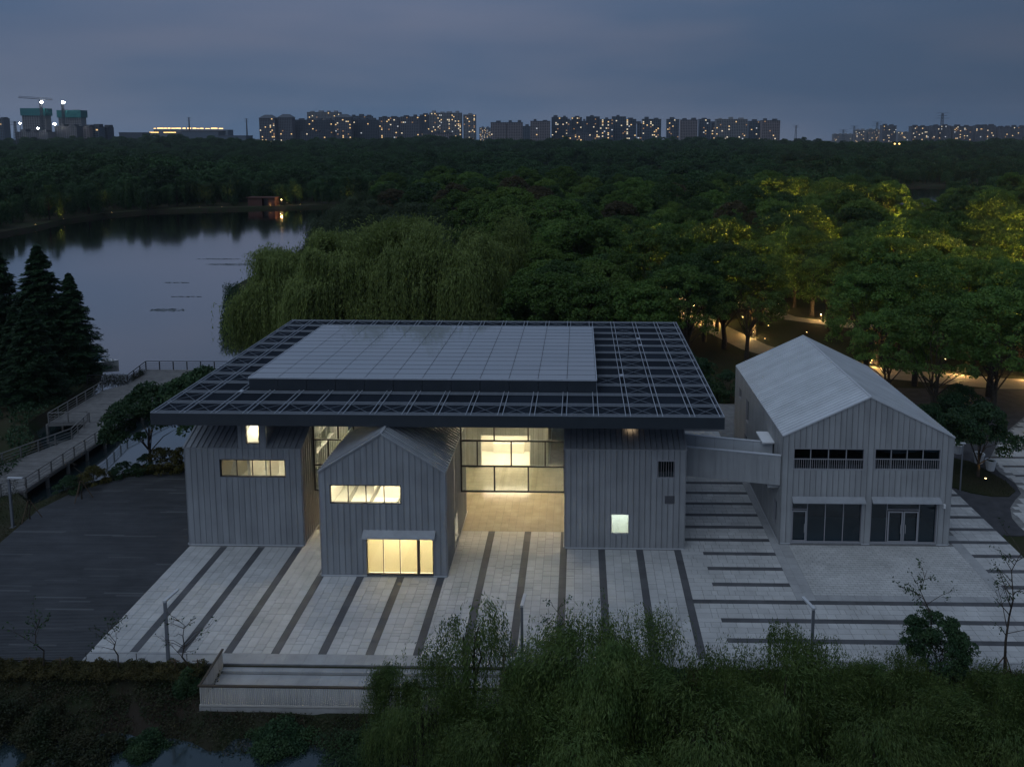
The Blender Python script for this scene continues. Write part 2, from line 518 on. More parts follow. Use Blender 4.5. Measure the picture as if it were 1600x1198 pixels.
for a, b_, c in tris:
    nrm = (pts[b_] - pts[a]).cross(pts[c] - pts[a])
    faces.append((a, b_, c) if nrm.z > 0 else (a, c, b_))
me.from_pydata([tuple(p) for p in pts], [], faces)
tag(put("ground", me, M_["ground"]), kind="structure")


def shore(name, ring, wd):
    """sloping bank from the land edge down into the water"""
    n = len(ring)
    area = sum(ring[i][0] * ring[(i + 1) % n][1] - ring[(i + 1) % n][0] * ring[i][1] for i in range(n))
    sg = 1 if area > 0 else -1
    bq = MB()
    inn = []
    for i in range(n):
        a, b, c = Vector(ring[i - 1]), Vector(ring[i]), Vector(ring[(i + 1) % n])
        d = ((b - a).normalized() + (c - b).normalized())
        d = d.normalized() if d.length > 0 else Vector((1, 0))
        inn.append(b + Vector((-d.y, d.x)) * sg * wd)
    for i in range(n):
        j = (i + 1) % n
        bq.poly([(ring[i][0], ring[i][1], GZ), (ring[j][0], ring[j][1], GZ), (inn[j].x, inn[j].y, -2.2), (inn[i].x, inn[i].y, -2.2)])
    tag(bq.build(name, M_["soil"]), kind="structure")


shore("lake_bank", LAKE, 1.6)
shore("lake_bank", LAKE_R, 3)
shore("lake_bank", LAKE_F, 3)

# front bank, falling from the plaza edge to the channel
nx, ny = 150, 14
xs = np.linspace(-70, 110, nx); V = []
for j in range(ny):
    for i in range(nx):
        x = xs[i]
        wdt = 3.9 + 3.2 / (1 + math.exp(-(x - 17) / 2.5)) + 0.5 * math.sin(x * 0.7) + 0.3 * math.sin(x * 1.9)
        f = j / (ny - 1)
        y = FRONT - f * (wdt + 5.0)
        z = GZ - 2.6 * f ** 1.15
        z += 0.16 * math.sin(x * 1.3 + y * 2.1) * math.sin(x * 0.47 - y) * min(1, f * 4)
        if j == 0: z = GZ
        if 9.3 < x < 26.4 and y > -13.4: z = min(z, -.75)
        V.append((x, y, z))
F = [(j * nx + i, (j + 1) * nx + i, (j + 1) * nx + i + 1, j * nx + i + 1) for j in range(ny - 1) for i in range(nx - 1)]
BANKV = np.array(V).reshape(ny, nx, 3)
tag(put("bank", mesh_np("bank", V, F, [M_["soil"]], smooth=True), None), kind="structure")
# the near bank of the channel, under the drone
b = MB(); b.hexa([(-70, -60, -3), (110, -60, -3), (110, -22.5, -2.5), (-70, -22.5, -2.5), (-70, -60, 0), (110, -60, 0), (110, -26, -0.6), (-70, -26, -0.6)])
tag(b.build("near_bank", M_["soil"]), kind="structure")

# ------------------------------------------------------------------ the plaza
b = MB(); b.poly([(0.98, -10.3, -0.035), (63.2, -10.3, -0.035), (63.2, 15, -0.035), (58, 34, -0.035), (37, 34, -0.035), (27.3, 27.5, -0.035), (0.98, 27.5, -0.035)])
b.box(0.98, 63.2, -10.3, -10.25, -0.6, -0.04)
plaza = tag(b.build("plaza", M_["mortar"]), kind="structure")
PT = 0.0                                            # top of the paving
PITCH = 2.842
bands_x = [3.62 + PITCH * k for k in range(13)]     # dark strips that run away from the camera
BWX = 0.25
bands_y = [-7.71, -5.74, -3.77, -1.80, 0.15, 2.12, 4.05, 5.98, 7.92, 9.85, 11.78, 13.7, 15.7, 17.7, 19.7, 21.7, 23.8, 25.9, 28.0, 30.1]
BWY = 0.21
tiles = []                                          # x0, x1, y0, y1
dark = []
JG = 0.011
rr = random.Random(3)


def fill(x0, x1, y0, y1, unit, along, mn, mx):
    """rows of tiles with broken joints: rows of width `unit`, random lengths along the row"""
    if along == 'y':
        n = max(1, round((x1 - x0) / unit)); s = (x1 - x0) / n
        for i in range(n):
            y = y0
            while y < y1 - 0.05:
                l = rr.choice(mn) if rr.random() < 0.6 else rr.choice(mx)
                if y1 - (y + l) < 0.25: l = y1 - y
                tiles.append((x0 + i * s + JG, x0 + (i + 1) * s - JG, y + JG, min(y + l, y1) - JG)); y += l
    else:
        n = max(1, round((y1 - y0) / unit)); s = (y1 - y0) / n
        for i in range(n):
            x = x0
            while x < x1 - 0.05:
                l = rr.choice(mn) if rr.random() < 0.6 else rr.choice(mx)
                if x1 - (x + l) < 0.25: l = x1 - x
                tiles.append((x + JG, min(x + l, x1) - JG, y0 + i * s + JG, y0 + (i + 1) * s - JG)); x += l


FY = -9.42
edges = [0.98] + [v for x in bands_x for v in (x - BWX, x + BWX)]
def back_of(x):
    if x < 9.4: return 2.4
    if x < 12.1: return 5.0
    if x < 21.0: return -1.35
    if x < 29.2: return 5.0
    return 2.5
for k in range(0, len(edges), 2):
    a = edges[k]
    c = edges[k + 1] if k + 1 < len(edges) else None
    if c is None: break
    yb = back_of((a + c) / 2)
    if a < 12.1 < c: yb = -1.35
    if a < 21.1 < c:
        fill(a, 21.1, FY, -1.35, 0.585, 'y', (0.58,), (0.29, 0.87)); fill(21.1, c, FY, 5.0, 0.585, 'y', (0.58,), (0.29, 0.87)); continue
    if a < 12.2 and c > 9.6 and c < 12.3:
        fill(a, c, FY, 2.4, 0.585, 'y', (0.58,), (0.29, 0.87)); fill(max(a, 9.62), c, 2.4, 5.0, 0.585, 'y', (0.58,), (0.29, 0.87)); continue
    fill(a, c, FY, yb, 0.585, 'y', (0.58,), (0.29, 0.87))
for x in bands_x:
    yb = back_of(x)
    y = FY
    while y < yb - 0.2:
        l = min(1.17, yb - y); dark.append((x - BWX + .004, x + BWX - .004, y + .004, y + l - .004)); y += l
# right part: strips that run across
xr0 = bands_x[-1] + BWX
for i, yb in enumerate(bands_y):
    ylo = yb + BWY
    yhi = bands_y[i + 1] - BWY if i + 1 < len(bands_y) else yb + 1.5
    if i == 0: fill(xr0, 63.2, FY, yb - BWY, 0.51, 'x', (0.6, 0.8), (0.4, 1.0))
    full = yhi < -3.5
    if full: segs = [(xr0, 63.2)]
    elif ylo < 2.5: segs = [(xr0, 44.95), (59.5, 63.2)]
    elif ylo < 5.2: segs = [(38.35, 44.95), (59.5, 63.2)]
    elif ylo < 14.5: segs = [(38.35, 44.95), (58.6, 63.2)]
    else: segs = [(38.35, 44.95)]
    for sa, sb in segs: fill(sa, sb, ylo, yhi, 0.51, 'x', (0.6, 0.8), (0.4, 1.0))
    if yb < -4: dsegs = [(39.5, 63.2)]
    elif yb < -3: dsegs = [(xr0, 63.2)]
    elif yb < 2.5: dsegs = [(39.6, 44.95), (59.5, 63.2)]
    elif yb < 14: dsegs = [(38.4, 44.95), (58.6, 63.2)]
    else: dsegs = [(38.4, 44.95)]
    for sa, sb in dsegs:
        x = sa
        while x < sb - 0.2:
            l = min(1.2, sb - x); dark.append((x + .004, x + l - .004, yb - BWY + .004, yb + BWY - .004)); x += l
    if 39.5 <= dsegs[0][0] and yb != -3.77: tiles.append((xr0 + JG, dsegs[0][0] - JG, yb - BWY + JG, yb + BWY - JG))
border = []
def strip(x0, x1, y0, y1, l=0.9):
    if (x1 - x0) > (y1 - y0):
        n = max(1, round((x1 - x0) / l)); s = (x1 - x0) / n
        for i in range(n): border.append((x0 + i * s + .006, x0 + (i + 1) * s - .006, y0 + .004, y1 - .004))
    else:
        n = max(1, round((y1 - y0) / l)); s = (y1 - y0) / n
        for i in range(n): border.append((x0 + .004, x1 - .004, y0 + i * s + .006, y0 + (i + 1) * s - .006))
strip(0.98, 63.2, -10.3, -9.42, 1.2)                # kerb line along the bank
strip(44.95, 45.55, -3.56, 20); strip(45.55, 46.25, -3.56, 3.45); strip(58.75, 59.5, -3.56, 5.0)
strip(46.25, 58.75, -3.56, -2.95); strip(62.9, 63.2, 5.2, 15)
# lay them
tiles = [q for q in tiles if q[1] - q[0] > 0.08 and q[3] - q[2] > 0.08]
bricks = []
yb = -2.95; k = 0
while yb < 3.4:
    x = 46.25 - (0.23 if k % 2 else 0)
    while x < 58.75:
        bricks.append((max(x, 46.25) + .012, min(x + .46, 58.75) - .012, yb + .014, yb + .265 - .014)); x += 0.46
    yb += 0.265; k += 1


def slab_stuff(name, rects, m, z0, z1, parent, jit=0.003):
    V, F = [], []
    for (x0, x1, y0, y1) in rects:
        o = len(V); zt = z1 + rr.uniform(-jit, jit)
        V += [(x0, y0, z0), (x1, y0, z0), (x1, y1, z0), (x0, y1, z0), (x0, y0, zt), (x1, y0, zt), (x1, y1, zt), (x0, y1, zt)]
        F += [(o + 4, o + 5, o + 6, o + 7), (o, o + 1, o + 5, o + 4), (o + 1, o + 2, o + 6, o + 5), (o + 2, o + 3, o + 7, o + 6), (o + 3, o, o + 4, o + 7)]
    return tag(put(name, mesh_np(name, V, F, [m]), None, parent), kind="stuff")


tiles.sort(key=lambda q: (q[2] - (-51.7)) ** 2 + (q[0] - 24) ** 2)
for q in tiles[:300]:
    o = box("paving_tile", *q, -0.03, PT, M_["paving"], plaza)
slab_stuff("paving", tiles[300:], M_["paving"], -0.03, PT, plaza)
for q in dark[:]:
    box("dark_paving_slab", *q, -0.03, PT + 0.002, M_["paving_dark"], plaza)
for q in border: box("border_slab", *q, -0.03, PT + 0.001, M_["border"], plaza)
slab_stuff("paving_brick", bricks, M_["paving"], -0.03, PT, plaza, 0.004)

# beige floor under the canopy
tag_floor = MB(); tag_floor.poly([(9.4, 5.0, -0.02), (29.4, 5.0, -0.02), (29.4, 27.4, -0.02), (9.4, 27.4, -0.02)])
court = tag(tag_floor.build("court_floor", M_["mortar"]), kind="structure")
ct = []
for i in range(34):
    for j in range(20):
        x0 = 9.4 + i * 0.59; y0 = 5.0 + j * 0.6
        ct.append((x0 + .006, x0 + .584, y0 + .006, y0 + .594))
slab_stuff("floor_tile", ct, M_["court"], -0.018, 0.004, court, 0.0004)

# ------------------------------------------------------------------ dark deck on the left
DECK = [(0.96, -10.3), (0.96, 2.5), (0.8, 15.6), (-6.3, 15.2), (-10.4, 13.8), (-13.3, 11.2), (-14.3, 7.8), (-13.6, 2.6), (-13.2, -3), (-14.5, -10.3)]
def span(poly, y):
    xs_ = []
    for i in range(len(poly)):
        (xa, ya), (xb, yb_) = poly[i], poly[(i + 1) % len(poly)]
        if (ya <= y < yb_) or (yb_ <= y < ya): xs_.append(xa + (xb - xa) * (y - ya) / (yb_ - ya))
    return (min(xs_), max(xs_)) if len(xs_) >= 2 else None
b = MB(); b.poly([(x, y, -0.06) for x, y in DECK])
deck = tag(b.build("deck", M_["membrane"]), kind="structure")
pl = []
y = -10.2
while y < 15.5:
    sp = span(DECK, y + 0.065)
    if sp:
        x = sp[0]
        while x < sp[1] - 0.05:
            l = rr.uniform(1.8, 4.2)
            if sp[1] - (x + l) < 0.6: l = sp[1] - x
            pl.append((x + .004, x + l - .004, y, y + 0.114)); x += l
    y += 0.14
pale_ = [q for q in pl if rr.random() < .045]
slab_stuff("deck_board", [q for q in pl if q not in pale_], M_["deckwood"], -0.05, 0.0, deck, 0.0015)
for q in pale_: box("worn_deck_board", *q, -.05, .001, M_["deckwood_pale"], deck)
# ------------------------------------------------------------------ seamed cladding, walls, windows
X_, Y_, Z_ = Vector((1, 0, 0)), Vector((0, 1, 0)), Vector((0, 0, 1))


def decompose(p, q, segs, openings, extra=()):
    """split [p,q] under the top profile `segs` around openings; yields (a, b, lo, top_a, top_b)"""
    cuts = {p, q}
    for s in segs:
        for c in (s[0], s[1]):
            if p < c < q: cuts.add(c)
    for o in openings:
        for c in (o[0], o[1]):
            if p < c < q: cuts.add(c)
    cuts = sorted(cuts)
    for a, b in zip(cuts, cuts[1:]):
        if b - a < 1e-4: continue
        mid = (a + b) / 2
        sg = next((s for s in segs if s[0] <= mid <= s[1]), None)
        if sg is None: continue
        def top(u): return sg[2] + (sg[3] - sg[2]) * (u - sg[0]) / (sg[1] - sg[0])
        lo = 0.0
        ops = sorted([o for o in openings if o[0] < mid < o[1]], key=lambda o: o[2])
        for o in ops:
            if o[2] > lo + 1e-3: yield a, b, lo, o[2], o[2]
            lo = o[3]
        if min(top(a), top(b)) > lo + 1e-3 or max(top(a), top(b)) > lo + 1e-3:
            yield a, b, lo, max(top(a), lo + .001), max(top(b), lo + .001)


def hexa_uvn(mb, P0, U, V, N, a, b, lo, ta, tb, n0, n1, mi=0, front=None):
    def P(u, v, n): return P0 + U * u + V * v + N * n
    mb.hexa([P(a, lo, n1), P(b, lo, n1), P(b, lo, n0), P(a, lo, n0), P(a, ta, n1), P(b, tb, n1), P(b, tb, n0), P(a, ta, n0)], mi, front)


def wall(parent, name, P0, U, V, N, W, segs, openings, m_panel, pitch=0.43, thick=0.2, panels=True):
    mb = MB()
    for pc in decompose(0, W, segs, openings):
        hexa_uvn(mb, P0, U, V, N, *pc, -thick, 0.0, 0, 1)
    w_ = mb.build(name, [M_["plaster"], M_["membrane"]], parent, loc=P0)
    if not panels: return w_
    n = max(1, round(W / pitch)); s = W / n
    gap, th, rib = 0.022, 0.03, 0.035
    for i in range(n):
        a, b = i * s + gap / 2, (i + 1) * s - gap / 2
        pcs = list(decompose(a, b, segs, openings))
        crest = any(a + 1e-3 < sg[0] < b - 1e-3 for sg in segs) and len(pcs) == 2
        mb = MB()
        for (p, q, lo, ta, tb) in pcs:
            if not crest: mb = MB()
            hexa_uvn(mb, P0, U, V, N, p, q, lo, ta, tb, 0.004, th)
            if abs(p - a) < 1e-6 and q - p > 0.05:
                f = (tb - ta) / (q - p)
                hexa_uvn(mb, P0, U, V, N, p, p + 0.025, lo, ta, ta + f * 0.025, th - .002, th + rib)
            if not crest: mb.build("wall_panel", m_panel, w_, loc=P0 + U * (p + q) / 2)
        if crest: mb.build("wall_panel", m_panel, w_, loc=P0 + U * (a + b) / 2)
    return w_


def roof_slope(parent, P0, U, V, N, W, Ln, m_panel, pitch=0.43, skip=None):
    mb = MB()
    hexa_uvn(mb, P0, U, V, N, 0, W, 0, Ln, Ln, -0.16, 0.0)
    r_ = mb.build("roof", M_["membrane"], parent, loc=P0)
    n = max(1, round(W / pitch)); s = W / n
    for i in range(n):
        a, b = i * s + 0.016, (i + 1) * s - 0.016
        lo = 0.0
        mb = MB()
        hexa_uvn(mb, P0, U, V, N, a, b, lo, Ln, Ln, 0.004, 0.03)
        hexa_uvn(mb, P0, U, V, N, a, a + 0.035, lo, Ln, Ln, 0.028, 0.10)
        mb.build("roof_panel", m_panel, r_, loc=P0 + U * (a + b) / 2)
    return r_


def window(parent, P0, U, N, u0, u1, z0, z1, cols, frame, glass, rows=(), name="window", rec=0.10, bw=0.05, pane_mat=None):
    """cols: fractions of the mullions; rows: list of (col, z fraction) transoms"""
    V = Z_
    W, Hh = u1 - u0, z1 - z0
    O = P0 + U * u0 + V * z0
    mb = MB()
    n0, n1 = -rec - 0.06, -rec + 0.0
    n1 = 0.012
    g = 0.003
    for (a, b, c, d) in ((g, W - g, g, bw), (g, W - g, Hh - bw, Hh - g), (g, bw, bw, Hh - bw), (W - bw, W - g, bw, Hh - bw)):
        mb.frame_box(O, U, V, N, a, b, c, d, n0, n1 + 0.03)
    xs_ = [0] + [c * W for c in cols] + [W]
    for c in xs_[1:-1]: mb.frame_box(O, U, V, N, c - bw / 2, c + bw / 2, bw, Hh - bw, n0, -rec + 0.02)
    for ci, f in rows: mb.frame_box(O, U, V, N, xs_[ci] + bw / 2, xs_[ci + 1] - bw / 2, f * Hh - bw / 2, f * Hh + bw / 2, n0, -rec + 0.02)
    w_ = mb.build(name, frame, parent, loc=O)
    for i in range(len(xs_) - 1):
        cuts = [bw] + sorted(f * Hh for ci, f in rows if ci == i) + [Hh - bw]
        for lo, hi in zip(cuts, cuts[1:]):
            pb = MB()
            pb.frame_box(O, U, V, N, xs_[i] + bw / 2 - .01, xs_[i + 1] - bw / 2 + .01, lo - .01, hi + .01, -rec - 0.03, -rec - 0.022)
            pb.build("pane", glass, w_, loc=O + U * (xs_[i] + xs_[i + 1]) / 2)
    return w_


def house(name, label, x0, x1, y0, y1, eave, ridge, axis, op, m_wall, m_roof, front_segs=None, group=None):
    h = thing(name, label, "building", (x0, y0, 0), group)
    W, D = x1 - x0, y1 - y0
    e = eave - 0.02
    def gable(w): return [(0, w / 2, e, ridge - .02), (w / 2, w, ridge - .02, e)]
    fs = front_segs or (gable(W) if axis == 'y' else [(0, W, e, e)])
    bs = gable(W) if axis == 'y' else [(0, W, e, e)]
    ss = gable(D) if axis == 'x' else [(0, D, e, e)]
    wall(h, "front_wall", Vector((x0, y0, 0)), X_, Z_, -Y_, W, fs, op.get("front", []), m_wall)
    wall(h, "back_wall", Vector((x1, y1, 0)), -X_, Z_, Y_, W, bs, op.get("back", []), m_wall)
    i = 0.2
    wall(h, "left_wall", Vector((x0, y1 - .0, 0)), -Y_, Z_, -X_, D, ss, op.get("left", []), m_wall)
    wall(h, "right_wall", Vector((x1, y0, 0)), Y_, Z_, X_, D, ss, op.get("right", []), m_wall)
    tb = MB()
    if axis == 'y':
        mid = W / 2; L = math.hypot(mid, ridge - eave)
        V1 = Vector((mid, 0, ridge - eave)) / L; V2 = Vector((-mid, 0, ridge - eave)) / L
        roof_slope(h, Vector((x0, y1, eave)), -Y_, V1, Vector((-(ridge - eave), 0, mid)) / L, D, L, m_roof)
        roof_slope(h, Vector((x1, y0, eave)), Y_, V2, Vector(((ridge - eave), 0, mid)) / L, D, L, m_roof)
        c = (x0 + x1) / 2
        for yy, s in ((y0, -1), (y1, 1)):
            for xa in (x0, x1):
                tb.bar((xa, yy + s * 0.05, eave + .03), (c, yy + s * 0.05, ridge + .03), 0.12, 0.10)
        tb.bar((c, y0 - .1, ridge + .06), (c, y1 + .1, ridge + .06), 0.16, 0.05)
        for xa in (x0, x1): tb.bar((xa, y0 - .1, eave + .015), (xa, y1 + .1, eave + .015), 0.11, 0.07)
    else:
        mid = D / 2; L = math.hypot(mid, ridge - eave)
        V1 = Vector((0, mid, ridge - eave)) / L; V2 = Vector((0, -mid, ridge - eave)) / L
        roof_slope(h, Vector((x0, y0, eave)), X_, V1, Vector((0, -(ridge - eave), mid)) / L, W, L, m_roof)
        roof_slope(h, Vector((x1, y1, eave)), -X_, V2, Vector((0, (ridge - eave), mid)) / L, W, L, m_roof)
        c = (y0 + y1) / 2
        for xx, s in ((x0, -1), (x1, 1)):
            for ya in (y0, y1): tb.bar((xx + s * 0.05, ya, eave + .03), (xx + s * 0.05, c, ridge + .03), 0.12, 0.10)
        tb.bar((x0 - .1, c, ridge + .06), (x1 + .1, c, ridge + .06), 0.16, 0.05)
        for ya in (y0, y1): tb.bar((x0 - .1, ya, eave + .015), (x1 + .1, ya, eave + .015), 0.11, 0.07)
    tb.build("roof_trim", M_["trim"] if m_roof is not M_["zinc"] else m_wall, h)
    pb = MB()
    def plinth(P0, U, N, Wd, ops):
        cuts = [0, Wd]
        doors = sorted([(o[0], o[1]) for o in ops if o[2] < 0.3])
        a = 0
        for d0, d1 in doors + [(Wd, Wd)]:
            if d0 - a > 0.05: pb.frame_box(P0, U, Z_, N, a, d0, 0.004, 0.09, 0.07, 0.12)
            a = d1
    plinth(Vector((x0, y0, 0)), X_, -Y_, W, op.get("front", [])); plinth(Vector((x1, y0, 0)), Y_, X_, D, op.get("right", []))
    plinth(Vector((x0, y1, 0)), -Y_, -X_, D, op.get("left", []))
    pb.build("plinth", M_["trim"], h)
    fl = MB(); fl.box(x0 + .2, x1 - .2, y0 + .2, y1 - .2, 0.005, 0.06); fl.build("floor", M_["plaster"], h)
    return h


warm = emit("warm_lamp_glow", (1.0, 0.83, 0.58), 29.0)
cool = emit("cool_lamp_glow", (0.97, 1.0, 0.93), 18.0)


def lamp_panel(name, label, x0, x1, y0, y1, z, m, thick=0.06):
    t_ = thing(name, label, "lamp", ((x0 + x1) / 2, (y0 + y1) / 2, z))
    h_ = MB(); h_.box(x0 - .04, x1 + .04, y0 - .04, y1 + .04, z + .012, z + thick); h_.build("housing", M_["white"], t_)
    d_ = MB(); d_.box(x0, x1, y0, y1, z, z + .01); d_.build("diffuser", m, t_)
    return t_


# ---- left house (eaves to the front, dormer)
LX0, LX1, LY0, LY1, LE, LR = 0.86, 9.58, 2.62, 14.0, 7.6, 10.25
lw = (3.49 - LX0, 8.41 - LX0, 5.40, 6.76)
dw = (5.53 - LX0, 6.57 - LX0, 7.98, 9.45)
du0, du1 = 4.95 - LX0, 7.02 - LX0
lside = (3.2, 7.6, 5.75, 7.15)
segsL = [(0, du0, LE - .02, LE - .02), (du0, du1, 10.1, 10.1), (du1, LX1 - LX0, LE - .02, LE - .02)]
HL = house("gabled_house", "grey seamed metal house with a dormer, partly under the big canopy beside the dark deck", LX0, LX1, LY0, LY1, LE, LR, 'x',
           {"front": [lw, dw], "right": [lside]}, M_["zinc"], M_["zinc"], segsL)
PL = Vector((LX0, LY0, 0))
window(HL, PL, X_, -Y_, *lw, (0.248, 0.487, 0.76), M_["frame_dark"], M_["glass"])
window(HL, PL, X_, -Y_, *dw, (), M_["frame_dark"], M_["glass"], name="dormer_window")
window(HL, Vector((LX1, LY0, 0)), Y_, X_, *lside, (0.33, 0.66), M_["frame_grey"], M_["glass"])
# dormer cheeks and roof
sl = (LR - LE) / ((LY1 - LY0) / 2)
db = MB()
for xx, s in ((LX0 + du0, -1), (LX0 + du1, 1)):
    ye = LY0 + (10.1 - LE) / sl
    xa, xb = (xx, xx + .12) if s < 0 else (xx - .12, xx)
    db.hexa([(xa, LY0 + .2, LE + .1), (xb, LY0 + .2, LE + .1), (xb, ye, 10.1), (xa, ye, 10.1), (xa, LY0 + .2, 10.14), (xb, LY0 + .2, 10.14), (xb, ye, 10.145), (xa, ye, 10.145)])
db.box(LX0 + du0, LX0 + du1, LY0, LY0 + (10.1 - LE) / sl, 10.15, 10.22)
db.build("dormer", M_["zinc"], HL)
ib = MB(); ib.box(LX0 + .2, LX1 - .2, LY0 + .21, LY1 - .2, 4.1, 4.3); ib.box(5.0, 5.25, LY0 + 1.2, LY0 + 5, 4.3, 7.2); ib.box(6.5, 6.62, LY0 + .9, LY0 + 3.2, 4.3, 6.3)
ib.hexa([(3.6, LY0 + 1.0, 4.3), (3.9, LY0 + 1.0, 4.3), (3.9, LY0 + 5, 4.3), (3.6, LY0 + 5, 4.3), (4.3, LY0 + 1.0, 7.4), (4.6, LY0 + 1.0, 7.4), (4.6, LY0 + 5, 7.4), (4.3, LY0 + 5, 7.4)])
ib.build("inner_partition", M_["plaster"], HL)
ib = MB(); ib.hexa([(LX0 + du0 + .14, LY0 + .25, LE + .28), (LX0 + du1 - .14, LY0 + .25, LE + .28), (LX0 + du1 - .14, LY0 + 4.6, LE + .28 + 4.35 * sl), (LX0 + du0 + .14, LY0 + 4.6, LE + .28 + 4.35 * sl),
         (LX0 + du0 + .14, LY0 + .25, LE + .34), (LX0 + du1 - .14, LY0 + .25, LE + .34), (LX0 + du1 - .14, LY0 + 4.6, LE + .34 + 4.35 * sl), (LX0 + du0 + .14, LY0 + 4.6, LE + .34 + 4.35 * sl)])
ib.hexa([(6.15, LY0 + .5, LE + .36), (6.3, LY0 + .5, LE + .36), (6.3, LY0 + .7, LE + .4), (6.15, LY0 + .7, LE + .4), (6.75, LY0 + .5, 10.05), (6.9, LY0 + .5, 10.05), (6.9, LY0 + .7, 10.05), (6.75, LY0 + .7, 10.05)])
ib.build("dormer_lining", M_["plaster"], HL)
lamp_panel("ceiling_lamp", "warm lamp behind the single dormer window", 5.4, 6.6, LY0 + .9, LY0 + 1.9, 9.98, warm)
lamp_panel("ceiling_lamp", "warm ceiling lamp behind the strip window of the dormer house", 4.4, 8.2, 5.2, 5.8, 8.55, warm)

wl_ = thing("wall_lamp", "small warm wall lamp low on the dark deck side of the dormer house", "lamp", (LX0 - .1, 4.6, 2.5))
b = MB(); b.box(LX0 - .2, LX0 - .045, 4.5, 4.8, 2.5, 2.62); b.build("housing", M_["white"], wl_)
b = MB(); b.box(LX0 - .19, LX0 - .06, 4.52, 4.78, 2.485, 2.497); b.build("lens", emit("wall_lamp_glow", (1, .66, .3), 30), wl_)
# ---- middle house (gable to the front)
MX0, MX1, MY0, MY1, ME, MR = 12.23, 21.06, -1.22, 8.1, 7.62, 10.38
mw = (12.99 - MX0, 17.96 - MX0, 5.34, 6.70)
md = (15.43 - MX0, 20.14 - MX0, 0.07, 2.96)
ms = (3.45, 4.75, 0.5, 2.5)
HM = house("gabled_house", "grey seamed metal gable-fronted house with four tall lit door panes", MX0, MX1, MY0, MY1, ME, MR, 'y',
           {"front": [mw, md], "right": [ms]}, M_["zinc"], M_["zinc"])
PM = Vector((MX0, MY0, 0))
window(HM, PM, X_, -Y_, *mw, (0.25, 0.5, 0.755), M_["frame_dark"], M_["glass"])
mq = MB(); mq.box(15.43 + .752 * 4.71, 15.43 + .792 * 4.71, MY0 + .03, MY0 + .24, .12, 2.91); mq.build("door_post", M_["frame_dark"], HM)
dd = window(HM, PM, X_, -Y_, *md, (0.245, 0.495, 0.765), M_["frame_dark"], M_["glass"], name="glass_door", rec=0.12)
window(HM, Vector((MX1, MY0, 0)), Y_, X_, *ms, (), M_["frame_grey"], M_["glass"])
ab = MB(); ab.hexa([(15.26, MY0 - .55, 3.0), (20.32, MY0 - .55, 3.0), (20.32, MY0 - .035, 3.0), (15.26, MY0 - .035, 3.0), (15.26, MY0 - .5, 3.1), (20.32, MY0 - .5, 3.1), (20.32, MY0 - .035, 3.42), (15.26, MY0 - .035, 3.42)])
ab.build("door_canopy", M_["zinc"], HM)
blind_m = bpy.data.materials.new("roller_blind"); blind_m.use_nodes = True
t = blind_m.node_tree
tr = t.nodes.new("ShaderNodeBsdfTranslucent"); tr.inputs[0].default_value = (0.82, 0.76, 0.60, 1)
df = t.nodes["Principled BSDF"]; df.inputs["Base Color"].default_value = (0.7, 0.66, 0.55, 1)
mx = t.nodes.new("ShaderNodeMixShader"); mx.inputs[0].default_value = 0.65
t.links.new(df.outputs[0], mx.inputs[1]); t.links.new(tr.outputs[0], mx.inputs[2]); t.links.new(mx.outputs[0], t.nodes["Material Output"].inputs[0])
for fa, fb in ((0, .245), (.245, .495), (.495, .765), (.765, 1)):
    wd = md[1] - md[0]
    bb = MB(); bb.box(15.43 + fa * wd + .02, 15.43 + fb * wd - .02, MY0 + .262, MY0 + .27, 0.12, 2.93); bb.build("roller_blind", blind_m, HM)
ib = MB(); ib.box(MX0 + .2, MX1 - .2, MY0 + .21, MY1 - .2, 4.0, 4.2)
for xa in (13.4, 15.0, 17.0):
    ib.hexa([(xa, MY0 + 1.3, 4.2), (xa + .3, MY0 + 1.3, 4.2), (xa + .3, MY0 + 1.6, 4.2), (xa, MY0 + 1.6, 4.2), (xa + 1.6, MY0 + 1.3, 7.2), (xa + 1.9, MY0 + 1.3, 7.2), (xa + 1.9, MY0 + 1.6, 7.2), (xa + 1.6, MY0 + 1.6, 7.2)])
ib.box(15.2, 18.8, MY0 + 3.2, MY0 + 3.3, 4.2, 6.9)
ib.build("inner_partition", M_["plaster"], HM)
lamp_panel("ceiling_lamp", "warm ceiling lamp behind the upper strip window of the gable-fronted house", 13.4, 18.0, 0.6, 1.4, 7.3, warm)
lamp_panel("ceiling_lamp", "warm ceiling lamp behind the blinds of the tall lit doors", 15.6, 20.0, -0.5, 1.2, 3.85, warm)

# ---- right house under the canopy (eaves to the front)
RX0, RX1, RY0, RY1, RE, RR = 29.28, 38.22, 2.68, 14.0, 7.72, 10.3
w1 = (36.07 - RX0, 37.50 - RX0, 5.53, 6.96); w2 = (32.72 - RX0, 34.10 - RX0, 1.10, 2.75); ve = (36.73 - RX0, 37.46 - RX0, 3.55, 4.20)
HR = house("gabled_house", "grey seamed metal house with one small glowing window near the ground", RX0, RX1, RY0, RY1, RE, RR, 'x',
           {"front": [w1, w2, ve]}, M_["zinc_mid"], M_["zinc"])
PR = Vector((RX0, RY0, 0))
wq = window(HR, PR, X_, -Y_, *w1, (), M_["frame_grey"], M_["glass_dark"], bw=0.09)
gb = MB()
for k in range(7):
    u = 36.07 + 0.16 + k * 0.185; gb.box(u - .012, u + .012, RY0 - .05, RY0 - .026, 5.62, 6.87)
gb.build("window_grille", M_["frame_grey"], HR)
window(HR, PR, X_, -Y_, *w2, (), M_["frame_grey"], M_["glass"], bw=0.07, name="glowing_window")
fb = MB(); fb.box(32.74, 34.08, RY0 + .24, RY0 + .25, 1.12, 2.73); frost_m = blind_m.copy(); frost_m.name = "frosted_glass"
for nd in frost_m.node_tree.nodes:
    if nd.type == 'BSDF_TRANSLUCENT': nd.inputs[0].default_value = (.85, .88, .86, 1)
